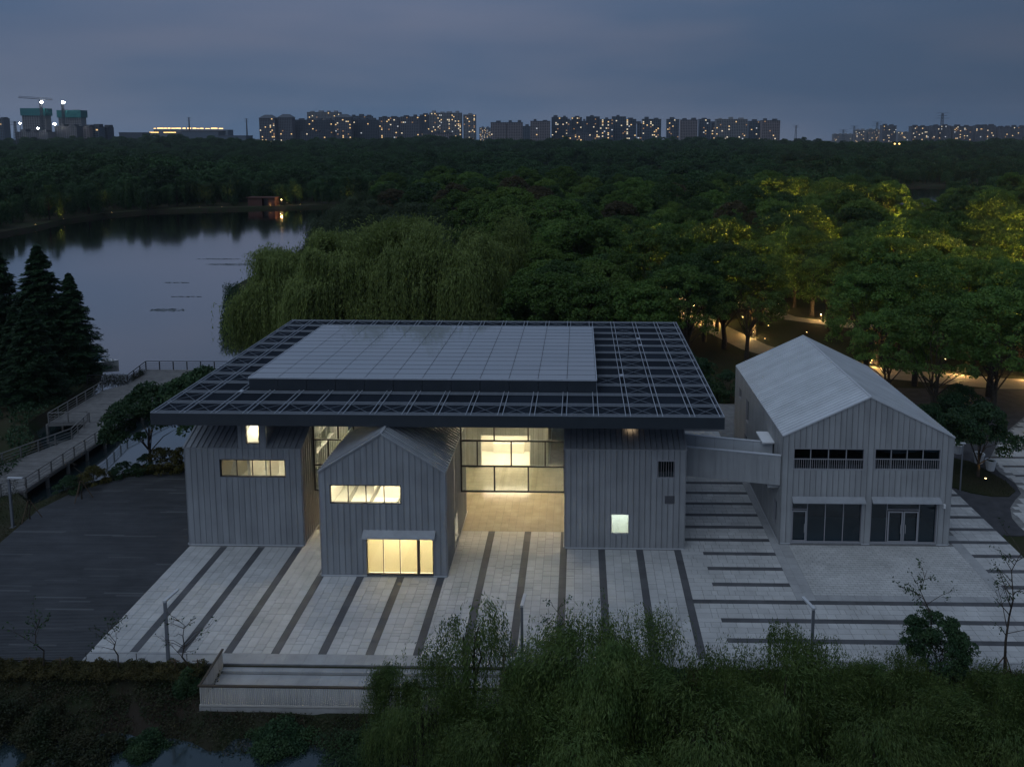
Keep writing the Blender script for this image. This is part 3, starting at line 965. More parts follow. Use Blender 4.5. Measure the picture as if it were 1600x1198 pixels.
fb.build("frosted_blind", frost_m, HR)
vb = MB()
for k in range(9):
    z = 3.58 + k * 0.07
    vb.hexa([(36.75, RY0 - .03, z), (37.44, RY0 - .03, z), (37.44, RY0 + .03, z + .04), (36.75, RY0 + .03, z + .04), (36.75, RY0 - .03, z + .012), (37.44, RY0 - .03, z + .012), (37.44, RY0 + .03, z + .052), (36.75, RY0 + .03, z + .052)])
vb.build("vent_louvre", M_["vent"], HR)
b2 = MB(); b2.box(36.7, 37.5, RY0 + .05, RY0 + .1, 3.5, 4.25); b2.build("vent_backing", M_["membrane"], HR)
ib = MB(); ib.box(RX0 + .2, RX1 - .2, RY0 + .21, RY1 - .2, 3.5, 3.7); ib.box(31.2, 31.3, RY0 + .21, RY0 + 3, 0.06, 3.5); ib.box(35.4, 35.5, RY0 + .21, RY0 + 3, 0.06, 3.5); ib.box(31.3, 35.4, RY0 + 2.9, RY0 + 3, 0.06, 3.5)
ib.build("inner_partition", M_["plaster"], HR)
lamp_panel("ceiling_lamp", "cool white ceiling lamp behind the small glowing window", 32.3, 34.5, RY0 + .5, RY0 + 1.6, 3.35, cool)
# lamp box tucked under the canopy edge on its roof
lt = thing("wall_lamp", "small warm lamp tucked under the canopy edge above the metal roof", "lamp", (34.2, 4.35, 8.7))
lb = MB(); lb.box(33.3, 35.1, 4.2, 4.5, 8.78, 8.95); lb.build("housing", M_["frame_dark"], lt)
lb = MB(); lb.box(33.9, 34.6, 4.22, 4.48, 8.74, 8.78); lb.build("diffuser", emit("dim_warm_glow", (1, .7, .4), 2.0), lt)

# ---- back hall seen through the court
BX0, BX1, BY0, BY1 = 12.6, 27.4, 16.66, 26.6
bo = (21.16 - BX0, 25.8 - BX0, 0.06, 3.07)
HB = house("rear_hall", "low lit hall with a wide bright opening at the back of the covered court", BX0, BX1, BY0, BY1, 7.6, 10.2, 'x', {"front": [bo]}, M_["zinc_light"], M_["zinc"])
ib = MB(); ib.box(20.6, 26.4, BY0 + 3.4, BY0 + 3.5, .06, 3.4); ib.box(BX0 + .2, BX1 - .2, BY0 + .21, BY0 + 5, 3.4, 3.6); ib.box(20.5, 20.6, BY0 + .21, BY0 + 3.5, .06, 3.4); ib.box(26.4, 26.5, BY0 + .21, BY0 + 3.5, .06, 3.4)
ib.box(22.0, 25.0, BY0 + 2.9, BY0 + 3.3, .06, 1.0)
ib.build("inner_partition", M_["plaster"], HB)
of = MB()
for a, b_ in ((21.16, 21.24), (25.72, 25.8)): of.box(a, b_, BY0 - .04, BY0 + .1, .06, 3.07)
of.box(21.24, 25.72, BY0 - .04, BY0 + .1, 2.98, 3.07); of.build("door_frame", M_["white"], HB)
lamp_panel("ceiling_lamp", "warm ceiling lamp inside the bright opening of the rear hall", 21.2, 25.8, BY0 + .8, BY0 + 2.4, 3.25, emit("bright_warm_glow", (1.0, .80, .54), 11.0))

# ---- separate house on the right
HX0, HX1, HY0, HY1, HE, HRd = 45.62, 58.36, 3.63, 20.9, 8.5, 11.55
u1 = (46.42 - HX0, 51.76 - HX0, 5.87, 7.58); u2 = (52.49 - HX0, 57.45 - HX0, 5.91, 7.60)
d1 = (46.43 - HX0, 51.79 - HX0, 0.07, 3.43); d2 = (52.40 - HX0, 57.45 - HX0, 0.07, 3.46)
def lv(y0, y1, z0, z1): return (HY1 - y1, HY1 - y0, z0, z1)
lo = [lv(18.1, 19.3, 6.0, 7.1), lv(14.9, 16.1, 4.9, 7.1), lv(15.2, 16.4, 2.6, 3.7), lv(4.5, 5.5, 0.9, 2.9), lv(6.1, 7.6, 4.75, 6.95)]
HH = house("gabled_house", "large pale metal house with a steep ribbed roof standing apart on the right", HX0, HX1, HY0, HY1, HE, HRd, 'y',
           {"front": [u1, u2, d1, d2], "left": lo}, M_["zinc_light"], M_["zinc_roof"])
PH = Vector((HX0, HY0, 0))
for (q, cols) in ((u1, (.25, .5, .75)), (u2, (.26, .50, .74))):
    window(HH, PH, X_, -Y_, *q, cols, M_["frame_grey"], M_["glass_dark"], bw=0.07)
    xa, xb = HX0 + q[0], HX0 + q[1]
    rl = MB(); rl.box(xa + .05, xb - .05, HY0 - .02, HY0 + .03, q[2] + .82, q[2] + .88)
    rr_ = rl.build("window_railing", M_["frame_grey"], HH)
    k = xa + .14
    while k < xb - .1:
        box("baluster", k - .014, k + .014, HY0 - .008, HY0 + .018, q[2] + .06, q[2] + .82, M_["frame_grey"], rr_); k += 0.165
window(HH, PH, X_, -Y_, *d1, (.235, .49, .745), M_["frame_grey"], M_["glass_dark"], rows=[(0, .78)], bw=0.06, rec=.16, name="shopfront")
window(HH, PH, X_, -Y_, *d2, (.26, .74), M_["frame_grey"], M_["glass_dark"], rows=[(1, .78)], bw=0.06, rec=.16, name="shopfront")


def door_leaf(x0, x1, z0, z1, parent, side):
    b_ = MB(); y = HY0 + .05
    for (a, b2_, c, d_) in ((x0, x1, z0, z0 + .16), (x0, x1, z1 - .1, z1), (x0, x0 + .1, z0 + .16, z1 - .1), (x1 - .1, x1, z0 + .16, z1 - .1)): b_.box(a, b2_, y, y + .06, c, d_)
    dl = b_.build("door", M_["frame_grey"], parent)
    hx = x0 + .16 if side < 0 else x1 - .16
    hb = MB(); hb.tube([(hx, y - .05, z0 + .8), (hx, y - .05, z0 + 1.5)], .018, 6); hb.build("handle", M_["trim"], dl)


door_leaf(46.5, 47.62, .08, 2.62, HH, 1)
wd = d2[1] - d2[0]; xa = 52.40 + .26 * wd; xb = 52.40 + .74 * wd; xm = (xa + xb) / 2
door_leaf(xa + .06, xm - .02, .08, 2.62, HH, 1); door_leaf(xm + .02, xb - .06, .08, 2.62, HH, -1)
for q in (d1, d2):
    xa, xb = HX0 + q[0], HX0 + q[1]
    ab = MB(); ab.hexa([(xa, HY0 - .5, q[3] + .02), (xb + .1, HY0 - .5, q[3] + .02), (xb + .1, HY0 - .035, q[3] + .02), (xa, HY0 - .035, q[3] + .02), (xa, HY0 - .46, q[3] + .1), (xb + .1, HY0 - .46, q[3] + .1), (xb + .1, HY0 - .035, q[3] + .36), (xa, HY0 - .035, q[3] + .36)])
    ab.build("door_canopy", M_["zinc"], HH)
for q in lo[:4]: window(HH, Vector((HX0, HY1, 0)), -Y_, -X_, *q, (), M_["frame_grey"], M_["glass_dark"], bw=0.07)
ab = MB(); ab.box(HX0 - 1.0, HX0 - .04, 5.8, 8.0, 6.98, 7.1); ab.build("door_canopy", M_["white"], HH)
wb = MB(); wb.box(57.8, 57.95, HY0 - .2, HY0 - .036, 3.0, 3.3); wb.build("wall_lamp", M_["white"], HH)
b_ = MB(); b_.box(HX0 + .2, HX1 - .2, HY0 + .3, HY1 - .2, 4.3, 4.5); b_.build("inner_floor", M_["membrane"], HH)
b_ = MB(); b_.box(HX0 + .25, HX1 - .25, HY0 + 4.0, HY0 + 4.1, .07, 8.3); b_.build("inner_partition", M_["membrane"], HH)

# ------------------------------------------------------------------ footbridge between the houses
BG = thing("footbridge", "open pale metal footbridge joining the canopy house to the separate house", "bridge", (38.25, 5.4, 4.4))
A0, A1 = Vector((38.27, 5.35, 0)), Vector((45.56, 3.78, 0))
B0, B1 = Vector((38.27, 7.95, 0)), Vector((45.56, 6.3, 0))
for nm, P, Q, zt, sg in (("front_parapet", A0, A1, 6.86, -1), ("rear_parapet", B0, B1, 6.86, 1)):
    U = (Q - P).normalized(); L = (Q - P).length; N = Vector((U.y, -U.x, 0)) * (1 if sg < 0 else -1)
    lo_z = 4.55 if sg < 0 else 5.0
    pb = MB(); pb.frame_box(P, U, Z_, N, 0, L, lo_z, zt, -.12, 0); pp = pb.build(nm, M_["zinc_light"], BG, loc=P)
    n = 17 if sg < 0 else 5
    for k in range(n):
        a, b_ = k * L / n + .012, (k + 1) * L / n - .012
        for side in ((0.002, .03), (-.15, -.122)):
            if sg < 0 and side[0] < 0: continue
            q = MB(); q.frame_box(P, U, Z_, N, a, b_, lo_z + .02, zt - .02, *side)
            q.build("parapet_panel", M_["zinc_light"] if sg < 0 else M_["zinc_roof"], pp, loc=P + U * a)
    cp = MB(); cp.frame_box(P, U, Z_, N, 0, L, zt + .003, zt + .07, -.17, .06); cp.build("coping", M_["trim"], pp, loc=P)
fb = MB(); fb.hexa([(38.27, 5.48, 4.6), (45.56, 3.92, 4.6), (45.56, 6.25, 4.6), (38.27, 7.85, 4.6), (38.27, 5.48, 4.8), (45.56, 3.92, 4.8), (45.56, 6.25, 4.8), (38.27, 7.85, 4.8)])
fb.build("walkway", M_["concrete"], BG)
fb = MB(); fb.box(44.7, 45.56, 4.1, 6.1, 4.2, 4.54); fb.build("bearing", M_["zinc_light"], BG)

# ------------------------------------------------------------------ hanging glass walls under the canopy
def curtain(label, x0, x1, y, z0, z1, rows, offs, step):
    t_ = thing("glass_screen", label, "glass screen", (x0, y, z0))
    fm = MB(); fw = .11
    zz = [z0] + rows + [z1]
    for z in zz: fm.box(x0, x1, y, y + .12, z - fw / 2, z + fw / 2)
    for xx in (x0 + .06, x1 - .06):
        for a, b_ in zip(zz, zz[1:]): fm.box(xx - fw / 2, xx + fw / 2, y + .003, y + .117, a + fw / 2, b_ - fw / 2)
    cols = []
    for ri, (a, b_) in enumerate(zip(zz, zz[1:])):
        k = x0 + offs[ri]; cs = [x0]
        while k < x1 - .3: cs.append(k); fm.box(k - fw / 2, k + fw / 2, y + .003, y + .117, a + fw / 2, b_ - fw / 2); k += step
        cs.append(x1)
        cols.append((a, b_, cs))
    fm.build("frame", M_["frame_dark"], t_)
    for a, b_, cs in cols:
        for p, q in zip(cs, cs[1:]):
            box("pane", p + .05, q - .05, y + .05, y + .058, a + .05, b_ - .05, M_["glass"], t_)
    return t_


curtain("dark framed glass screen hung high between the gable-fronted house and the right house", 21.1, 29.26, 5.1, 3.2, 10.4, [5.25, 7.3, 9.0], [2.64, 1.32, 2.64, 1.32], 2.64)
curtain("dark framed glass screen hung high in the gap beside the dormer house", 9.62, 12.9, 5.1, 3.2, 10.4, [5.25, 7.3, 9.0], [2.0, 1.2, 2.0, 1.2], 2.64)

DOWN_M = emit("downlight_glow", (1.0, .80, .48), 170.0)
# lamps under the canopy
for i, (x, y, lab) in enumerate(((10.9, 8.5, "warm downlight under the canopy in the gap beside the dormer house"), (24.2, 9.0, "warm downlight under the canopy over the middle of the court"), (27.6, 13.0, "warm downlight under the canopy at the right rear of the court"), (11.0, 13.0, "warm downlight under the canopy at the left rear of the court"))):
    lamp_panel("downlight", lab, x - .5, x + .5, y - .5, y + .5, 9.9, DOWN_M)
    st_ = MB(); st_.box(x - .02, x + .02, y - .02, y + .02, 9.96, 10.45); st_.build("stem", M_["frame_dark"], bpy.data.objects[[o.name for o in bpy.data.objects if o.name.startswith("downlight")][-1]])

# ------------------------------------------------------------------ the canopy
CB = 2.25; CZT = 11.31
CN = thing("canopy_roof", "huge dark flat canopy with a steel lattice top over the houses", "canopy", (0, 0, CZT))
for (x0, x1, y0, y1) in ((0, 40.5, 0, .12), (0, 40.5, 26.88, 27.0), (0, .12, .12, 26.88), (40.38, 40.5, .12, 26.88)):
    f_ = MB(); f_.box(x0, x1, y0, y1, CZT - .9, CZT - .05); f_.build("fascia", M_["fascia"], CN)
SX0, SX1, SY0, SY1, SZ = 4.93, 31.62, 4.92, 22.1, 12.31
sf = MB(); sf.box(.12, 40.38, .12, 26.88, CZT - .82, CZT - .74); sf.build("soffit", M_["fascia"], CN)
SLP = .016                                         # the rooflight falls gently to the back
g = 0.17
def bars_x(y):
    for s in (-g, g):
        yy = min(max(y + s, .04), 26.96)
        if SY0 < yy < SY1:
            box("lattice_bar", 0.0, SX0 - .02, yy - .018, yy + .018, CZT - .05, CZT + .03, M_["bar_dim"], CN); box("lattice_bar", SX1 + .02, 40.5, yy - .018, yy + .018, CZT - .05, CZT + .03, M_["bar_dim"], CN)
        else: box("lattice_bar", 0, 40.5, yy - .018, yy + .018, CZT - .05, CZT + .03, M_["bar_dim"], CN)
def bars_y(x):
    for s in (-g, g):
        xx = min(max(x + s, .04), 40.46)
        z0, z1 = CZT - .03, CZT + .05
        if SX0 < xx < SX1:
            box("lattice_bar", xx - .018, xx + .018, 0, SY0 - .02, z0, z1, M_["bar"], CN); box("lattice_bar", xx - .018, xx + .018, SY1 + .02, 27, z0, z1, M_["bar"], CN)
        else: box("lattice_bar", xx - .018, xx + .018, 0, 27, z0, z1, M_["bar"], CN)
for j in range(13): bars_x(j * CB + (.17 if j == 0 else -.17 if j == 12 else 0))
for i in range(19): bars_y(i * CB + (.17 if i == 0 else -.17 if i == 18 else 0))
pan_me = None
for i in range(18):
    for j in range(12):
        x0, x1, y0, y1 = i * CB, (i + 1) * CB, j * CB, (j + 1) * CB
        if x0 > SX0 - .3 and x1 < SX1 + .3 and y0 > SY0 - .3 and y1 < SY1 + .3: continue
        if pan_me is None:
            q = MB(); q.box(-1.08, 1.08, -1.08, 1.08, 0, .03)
            for k in range(8):
                q.box(-.95, .95, -.86 + k * .235, -.84 + k * .235, .03, .045); q.box(-.86 + k * .235, -.84 + k * .235, -.95, .95, .045, .06)
            pan_me = q.mesh("roof_mesh_panel", (0, 0, 0)); pan_me.materials.append(M_["deck_panel"])
        put("mesh_panel", pan_me, None, CN, ((x0 + x1) / 2, (y0 + y1) / 2, CZT - .16))
        if j in (0, 11) or i in (0, 15, 17) or (j == 3 and (i in (1, 2, 14, 16))) or (j in (8, 9) and i == 15):
            if SX0 < (x0 + x1) / 2 < SX1 and SY0 - .5 < (y0 + y1) / 2 < SY1: continue
            xb = MB(); z = CZT - .01
            xb.bar((x0 + .2, y0 + .2, z), (x1 - .2, y1 - .2, z), .03, .03); xb.bar((x0 + .2, y1 - .2, z - .035), (x1 - .2, y0 + .2, z - .035), .03, .03)
            xb.build("cross_brace", M_["brace"], CN)
for x, y in ((36.0, 8 * CB + 0), (36.0, 20.25), (4.5, 4.5), (33.75, 9.0)):
    box("joint_plate", x - .14, x + .14, y - .2, y + .2, CZT + .05, CZT + .08, M_["bar"], CN)
# raised rooflight
RL = thing("rooflight", "long raised rooflight with rows of pale glass panes on top of the canopy", "rooflight", (SX0, SY0, CZT))
pane_m = mat("rooflight_glass", (0.28, 0.30, 0.325), 0.05, 0.5, obj_var=0.05, ior=2.3)
n12 = (SX1 - SX0) / 12
ZB = SZ - SLP * (SY1 - SY0)
for i in range(12):
    for (y0, y1, zt) in ((SY0, SY0 + .05, SZ), (SY1 - .05, SY1, ZB)):
        box("side_panel", SX0 + i * n12 + .015, SX0 + (i + 1) * n12 - .015, y0, y1, CZT - .1, zt - .1, M_["fascia"], RL)
for x in (SX0, SX1 - .05):
    q = MB(); q.hexa([(x, SY0 + .06, CZT - .1), (x + .05, SY0 + .06, CZT - .1), (x + .05, SY1 - .06, CZT - .1), (x, SY1 - .06, CZT - .1), (x, SY0 + .06, SZ - .1), (x + .05, SY0 + .06, SZ - .1), (x + .05, SY1 - .06, ZB - .1), (x, SY1 - .06, ZB - .1)])
    q.build("side_panel", M_["fascia"], RL)
tr_ = MB(); tr_.box(SX0 - .05, SX1 + .05, SY0 - .05, SY0 + .02, SZ - .095, SZ + .02); tr_.box(SX0 - .05, SX1 + .05, SY1 - .02, SY1 + .05, ZB - .095, ZB + .02)
for xa, xb in ((SX0 - .05, SX0 + .02), (SX1 - .02, SX1 + .05)):
    tr_.hexa([(xa, SY0 + .02, SZ - .095), (xb, SY0 + .02, SZ - .095), (xb, SY1 - .02, ZB - .095), (xa, SY1 - .02, ZB - .095), (xa, SY0 + .02, SZ + .02), (xb, SY0 + .02, SZ + .02), (xb, SY1 - .02, ZB + .02), (xa, SY1 - .02, ZB + .02)])
tr_.build("rim", M_["bar"], RL)
bk = MB(); bk.hexa([(SX0 + .03, SY0 + .06, SZ - .14), (SX1 - .03, SY0 + .06, SZ - .14), (SX1 - .03, SY1 - .06, ZB - .14), (SX0 + .03, SY1 - .06, ZB - .14), (SX0 + .03, SY0 + .06, SZ - .09), (SX1 - .03, SY0 + .06, SZ - .09), (SX1 - .03, SY1 - .06, ZB - .09), (SX0 + .03, SY1 - .06, ZB - .09)])
bk.build("backing", M_["membrane"], RL)
dp = (SY1 - SY0 - .06) / 14; dx = (SX1 - SX0 - .06) / 12
for i in range(12):
    for j in range(14):
        o = box("glass_pane", SX0 + .03 + i * dx + .02, SX0 + .03 + (i + 1) * dx - .022, SY0 + .03 + j * dp + .017, SY0 + .03 + (j + 1) * dp - .017, SZ - .035 - SLP * (j + .5) * dp, SZ - .005 - SLP * (j + .5) * dp, pane_m, RL)
        o.rotation_euler = (-.036 + rr.gauss(0, .0016), rr.gauss(0, .0016), 0)   # each pane tipped back beyond the slope so the glass mirrors the willows
# ------------------------------------------------------------------ foliage tools
def unit(v): return v / np.maximum(np.linalg.norm(v, axis=1, keepdims=True), 1e-6)


def leaf_quads(C, A, Nn, l, w_):
    """rhombic leaves: centre C, long axis A, normal Nn, half length l, half width w_"""
    A = unit(A)
    B = unit(np.cross(Nn, A))
    l = np.broadcast_to(np.asarray(l, float).reshape(-1, 1), (len(C), 1)); w_ = np.broadcast_to(np.asarray(w_, float).reshape(-1, 1), (len(C), 1))
    fold = unit(np.cross(A, B)) * (w_ * 0.35)
    V = np.stack([C - A * l, C + B * w_ + fold, C + A * l, C - B * w_ + fold], 1).reshape(-1, 3)
    F = np.arange(len(V)).reshape(-1, 4)
    return V, F


def rdir(n, r=RNG):
    return unit(r.normal(size=(n, 3)))


def crown_mesh(name, m, n_clump, per, R, Hc, z0, size, clump_r, r, flat=0.55, droop=0.0, low=0.0):
    """broadleaf crown: leaf clumps over an uneven dome, gaps between them"""
    cl = []
    lob = [(r.uniform(0, 6.28), r.uniform(.12, .3), r.integers(2, 5)) for _ in range(3)]
    while len(cl) < n_clump:
        d = rdir(1, r)[0]
        if d[2] < -0.35 - low: continue
        az = math.atan2(d[1], d[0])
        k = 1 + sum(a * math.sin(f * az + p) for p, a, f in lob) * 0.5 * (1 - abs(d[2]))
        rad = r.uniform(0.55, 1.0) ** 0.45 * k
        p = np.array([d[0] * R * rad, d[1] * R * rad, z0 + (Hc - z0) * (flat + (1 - flat) * 0.0 + d[2] * (1 - flat)) * 1.0 * (0.86 + 0.14 * rad) + r.normal() * 0.15])
        cl.append((p, clump_r * r.uniform(0.6, 1.3)))
    Cs, As, Ns = [], [], []
    for p, cr_ in cl:
        d = rdir(per, r)
        d[:, 2] = np.where(d[:, 2] < -0.3, -d[:, 2], d[:, 2])
        rr_ = cr_ * r.uniform(0.5, 1.0, (per, 1)) ** 0.5
        pos = p + d * rr_ * np.array([1, 1, 0.75])
        Cs.append(pos); Ns.append(d * 0.8 + rdir(per, r) * 0.7 + np.array([0, 0, 0.5])); As.append(rdir(per, r) + np.array([0, 0, -0.4 - droop]))
    C = np.concatenate(Cs); n = len(C)
    V, F = leaf_quads(C, np.concatenate(As), np.concatenate(Ns), r.uniform(.7, 1.3, n) * size, r.uniform(.7, 1.3, n) * size * 0.5)
    return mesh_np(name, V, F, [m]), [c[0] for c in cl]


def trunk_mesh(name, h, r0, limbs, r, lean=0.3, sides=7, multi=1):
    mb = MB()
    for k in range(multi):
        a = r.uniform(0, 6.28); sp = 0.0 if multi == 1 else 0.12 * h
        pts = [Vector((0.15 * math.cos(a) * (multi > 1), 0.15 * math.sin(a) * (multi > 1), -0.3))]
        for i in range(1, 6):
            f = i / 5
            pts.append(Vector((math.cos(a) * sp * f + r.normal() * lean * .25 * f, math.sin(a) * sp * f + r.normal() * lean * .25 * f, h * f)))
        mb.tube(pts, [r0 * 1.35, r0, r0 * .82, r0 * .66, r0 * .5, r0 * .3], sides)
        for t_ in limbs[k::multi]:
            i = int(r.integers(2, 5)); s = pts[i]; e = Vector(t_)
            mid = s.lerp(e, .5) + Vector((r.normal() * .25, r.normal() * .25, r.uniform(.1, .6)))
            q = r0 * (.55 - .07 * i)
            mb.tube([s, s.lerp(mid, .5), mid, mid.lerp(e, .6), e], [q, q * .8, q * .6, q * .4, q * .16], 5, cap=False)
    return mb.mesh(name, (0, 0, 0))


def willow_crown(name, m, n_str, R, Hc, r, lmin, lmax, leaf_l, leaf_w, step, spread=1.0, flat=0.6, arch=0.6, tuft=90):
    """strands that rise over an arch of fine twigs and hang, leaves along each"""
    lob = [(r.uniform(0, 6.28), r.uniform(.12, .28), int(r.integers(2, 6))) for _ in range(3)]
    # boughs: strands start in tufts so the outline is uneven
    nb = max(9, n_str // (45 if n_str < 1000 else tuft))
    bough = []
    for _ in range(nb):
        d = rdir(1, r)[0]; d[2] = abs(d[2])
        az = math.atan2(d[1], d[0])
        k = 1 + sum(a * math.sin(f * az + p) for p, a, f in lob) * .6
        q = r.uniform(.45, 1.0) ** .5 * k
        bough.append((np.array([d[0] * R * q * .85, d[1] * R * q * .85, Hc * (flat + (1 - flat) * d[2] * q)]), r.uniform(.5, 1.4)))
    bi = r.integers(0, nb, n_str)
    P0 = np.array([bough[i][0] for i in bi]) + r.normal(size=(n_str, 3)) * np.array([[.6, .6, .35]]) * np.array([bough[i][1] for i in bi])[:, None] * (R / 5)
    out_ = P0.copy(); out_[:, 2] = 0; out_ = unit(out_ + r.normal(size=(n_str, 3)) * .8 * np.array([1, 1, 0]))
    out_[:, 2] = 0
    L = r.uniform(lmin, lmax, n_str)
    Cs, As, Ns = [], [], []
    ns = int(lmax / step)
    for k in range(ns):
        s = (k + r.uniform(0, 1, n_str)) * step
        ok = (s < L)
        f = np.minimum(s / arch, 1.0)
        hx = spread * arch * 0.75 * np.sin(f * 1.35)
        fall = np.maximum(s - arch * .55, 0)
        zz = P0[:, 2] + arch * .32 * np.sin(f * 2.2) - fall
        pos = P0 + out_ * hx[:, None] + out_ * (0.05 * fall)[:, None]
        pos[:, 2] = np.maximum(zz, 0.25)
        pos += r.normal(size=pos.shape) * leaf_l * .5
        ok &= zz > 0.3
        ax = np.stack([out_[:, 0] * (1 - f), out_[:, 1] * (1 - f), -f * 1.2], 1) + rdir(n_str, r) * .45
        Cs.append(pos[ok]); As.append(ax[ok]); Ns.append((out_ + rdir(n_str, r) * .8 + np.array([0, 0, .3]))[ok])
    C = np.concatenate(Cs); n = len(C)
    V, F = leaf_quads(C, np.concatenate(As), np.concatenate(Ns), r.uniform(.7, 1.3, n) * leaf_l, r.uniform(.7, 1.3, n) * leaf_w)
    return mesh_np(name, V, F, [m]), [b[0] for b in bough]


def conifer_crown(name, m, H, R, z0, r, n_br=260, per=60, size=.16):
    Cs, As, Ns = [], [], []; tips = []
    for i in range(n_br):
        f = (i + r.uniform()) / n_br
        z = z0 + (H - z0) * f
        rad = R * (1 - f) ** .8 * r.uniform(.65, 1.12) + .12
        az = r.uniform(0, 6.28)
        d = np.array([math.cos(az), math.sin(az), 0])
        t_ = r.uniform(.15, 1, per)
        pos = d * (rad * t_)[:, None] + np.array([0, 0, z]) + np.stack([np.zeros(per), np.zeros(per), -.22 * rad * t_ ** 2 + .12 * rad * t_], 1)
        sd = np.array([-d[1], d[0], 0])
        wv = .26 * rad * (1 - t_ * .55) + .1
        pos += sd * (r.uniform(-1, 1, per) * wv)[:, None] + r.normal(size=(per, 3)) * .07
        Cs.append(pos); As.append(d + sd * r.uniform(-1, 1, per)[:, None] + np.array([0, 0, -.25])); Ns.append(rdir(per, r) * .6 + np.array([0, 0, 1]))
        tips.append(d * rad * .7 + np.array([0, 0, z]))
    C = np.concatenate(Cs); n = len(C)
    V, F = leaf_quads(C, np.concatenate(As), np.concatenate(Ns), r.uniform(.7, 1.3, n) * size, r.uniform(.7, 1.3, n) * size * .42)
    return mesh_np(name, V, F, [m]), tips


PROTO = {}


def tree_proto(key, crown, trunk, bark=None):
    trunk.materials.append(bark or M_["bark"])
    PROTO[key] = (crown, trunk)


def plant_tree(key, name, label, cat, x, y, z, sc, rz, group=None, sz=None, crown_mat=None):
    """one tree: an Empty at its foot > trunk, crown; meshes are shared between alike trees"""
    crown, trunk = PROTO[key]
    t_ = thing(name, label, cat, (x, y, z), group)
    t_.rotation_euler = (0, 0, rz)
    t_.scale = (sc, sc, sz or sc)
    for nm, me in (("trunk", trunk), ("crown", crown)):
        o = bpy.data.objects.new(nm, me); COL.objects.link(o); o.parent = t_
        if nm == "crown" and crown_mat:
            o.material_slots[0].link = 'OBJECT'; o.material_slots[0].material = crown_mat
    return t_


r_ = np.random.default_rng(5)
for k in range(4):
    cm, cl = crown_mesh("camphor_crown", M_["camphor"], 125, 170, 5.6, 12.4, 2.6, .19, 1.05, r_, flat=.42, low=.15)
    lim = [cl[i] * np.array([.75, .75, .85]) for i in r_.choice(len(cl), 12, replace=False)]
    tree_proto(f"camphor{k}", cm, trunk_mesh("camphor_trunk", 6.0, .26, [tuple(v) for v in lim], r_, .5, multi=1 + (k % 2)))
for k in range(3):
    cm, cl = crown_mesh("open_camphor_crown", M_["camphor"], 92, 125, 5.5, 13.6, 5.0, .17, 1.0, r_, flat=.45, low=.25)
    lim = [cl[i] * np.array([.8, .8, .88]) for i in r_.choice(len(cl), 16, replace=False)]
    tree_proto(f"opencamphor{k}", cm, trunk_mesh("open_camphor_trunk", 7.0, .24, [tuple(v) for v in lim], r_, .8, multi=2))
for k in range(2):
    cm, cl = willow_crown("willow_crown", M_["willow"], 4600, 7.6, 14.6, r_, 3.0, 9.5, .25, .075, .30, flat=.42, arch=1.8, tuft=150)
    lim = [v * np.array([.7, .7, .9]) for v in cl[:14]]
    tree_proto(f"willow{k}", cm, trunk_mesh("willow_trunk", 7.5, .34, [tuple(v) for v in lim], r_, .5))
for k in range(2):
    cm, cl = willow_crown("near_willow_crown", M_["willow_dark"], 2500, 4.3, 8.2, r_, 1.6, 5.0, .105, .022, .135, flat=.5, arch=1.2)
    lim = [v * np.array([.75, .75, .9]) for v in cl[:16]]
    tree_proto(f"nearwillow{k}", cm, trunk_mesh("near_willow_trunk", 5.0, .19, [tuple(v) for v in lim], r_, .5, multi=2))
cm, cl = willow_crown("young_willow_crown", M_["willow_dark"], 520, 2.7, 6.3, r_, 1.0, 3.2, .10, .024, .15, flat=.35, arch=1.0)
tree_proto("youngwillow", cm, trunk_mesh("young_willow_trunk", 4.6, .10, [tuple(v * np.array([.9, .9, .95])) for v in cl], r_, .5, multi=3))
for k in range(2):
    cm, cl = conifer_crown("conifer_crown", M_["conifer"], 17.0, 5.6, .6, r_, 520, 110, .22)
    tree_proto(f"conifer{k}", cm, trunk_mesh("conifer_trunk", 15.5, .24, [tuple(c) for c in cl[::12]], r_, .1))
cm, cl = crown_mesh("round_crown", M_["broad"], 55, 190, 2.9, 6.6, 1.6, .15, .85, r_, flat=.5)
tree_proto("round", cm, trunk_mesh("round_trunk", 3.4, .15, [tuple(v * .85) for v in cl[:9]], r_, .4))
cm, cl = crown_mesh("bushy_crown", M_["broad"], 120, 110, 1.55, 3.5, .6, .075, .40, r_, flat=.48, low=.35)
tree_proto("bushy", cm, trunk_mesh("bushy_trunk", 1.7, .06, [tuple(v * .95) for v in cl[:26]], r_, .4, multi=4))
for k in range(3):
    cm, cl = crown_mesh("far_crown", M_["far"], 52, 60, 5.8, 12.5, 2.2, .46, 1.6, r_, flat=.45, low=.15)
    tree_proto(f"far{k}", cm, trunk_mesh("far_trunk", 7, .25, [tuple(v * .8) for v in cl[:3]], r_, .4, 5))
for k in range(2):
    cm, cl = willow_crown("shore_willow_crown", M_["far"], 420, 4.4, 11.5, r_, 3.0, 8.0, .42, .13, .5, flat=.55, arch=1.4)
    tree_proto(f"shorewillow{k}", cm, trunk_mesh("shore_willow_trunk", 6.5, .24, [tuple(v * .8) for v in cl[:4]], r_, .4, 5))
cm, cl = crown_mesh("shrub_crown", M_["shrub_y"], 34, 120, 1.15, 1.35, .1, .075, .36, r_, flat=.3, low=.2)
tree_proto("shrub", cm, trunk_mesh("shrub_stem", .7, .03, [tuple(v * .9) for v in cl[:10]], r_, .3, 5, multi=3))

# ------------------------------------------------------------------ where trees stand
def inside(x, y, poly):
    c = False; n = len(poly)
    for i in range(n):
        (xa, ya), (xb, yb_) = poly[i], poly[(i + 1) % n]
        if (ya > y) != (yb_ > y) and x < (xb - xa) * (y - ya) / (yb_ - ya) + xa: c = not c
    return c


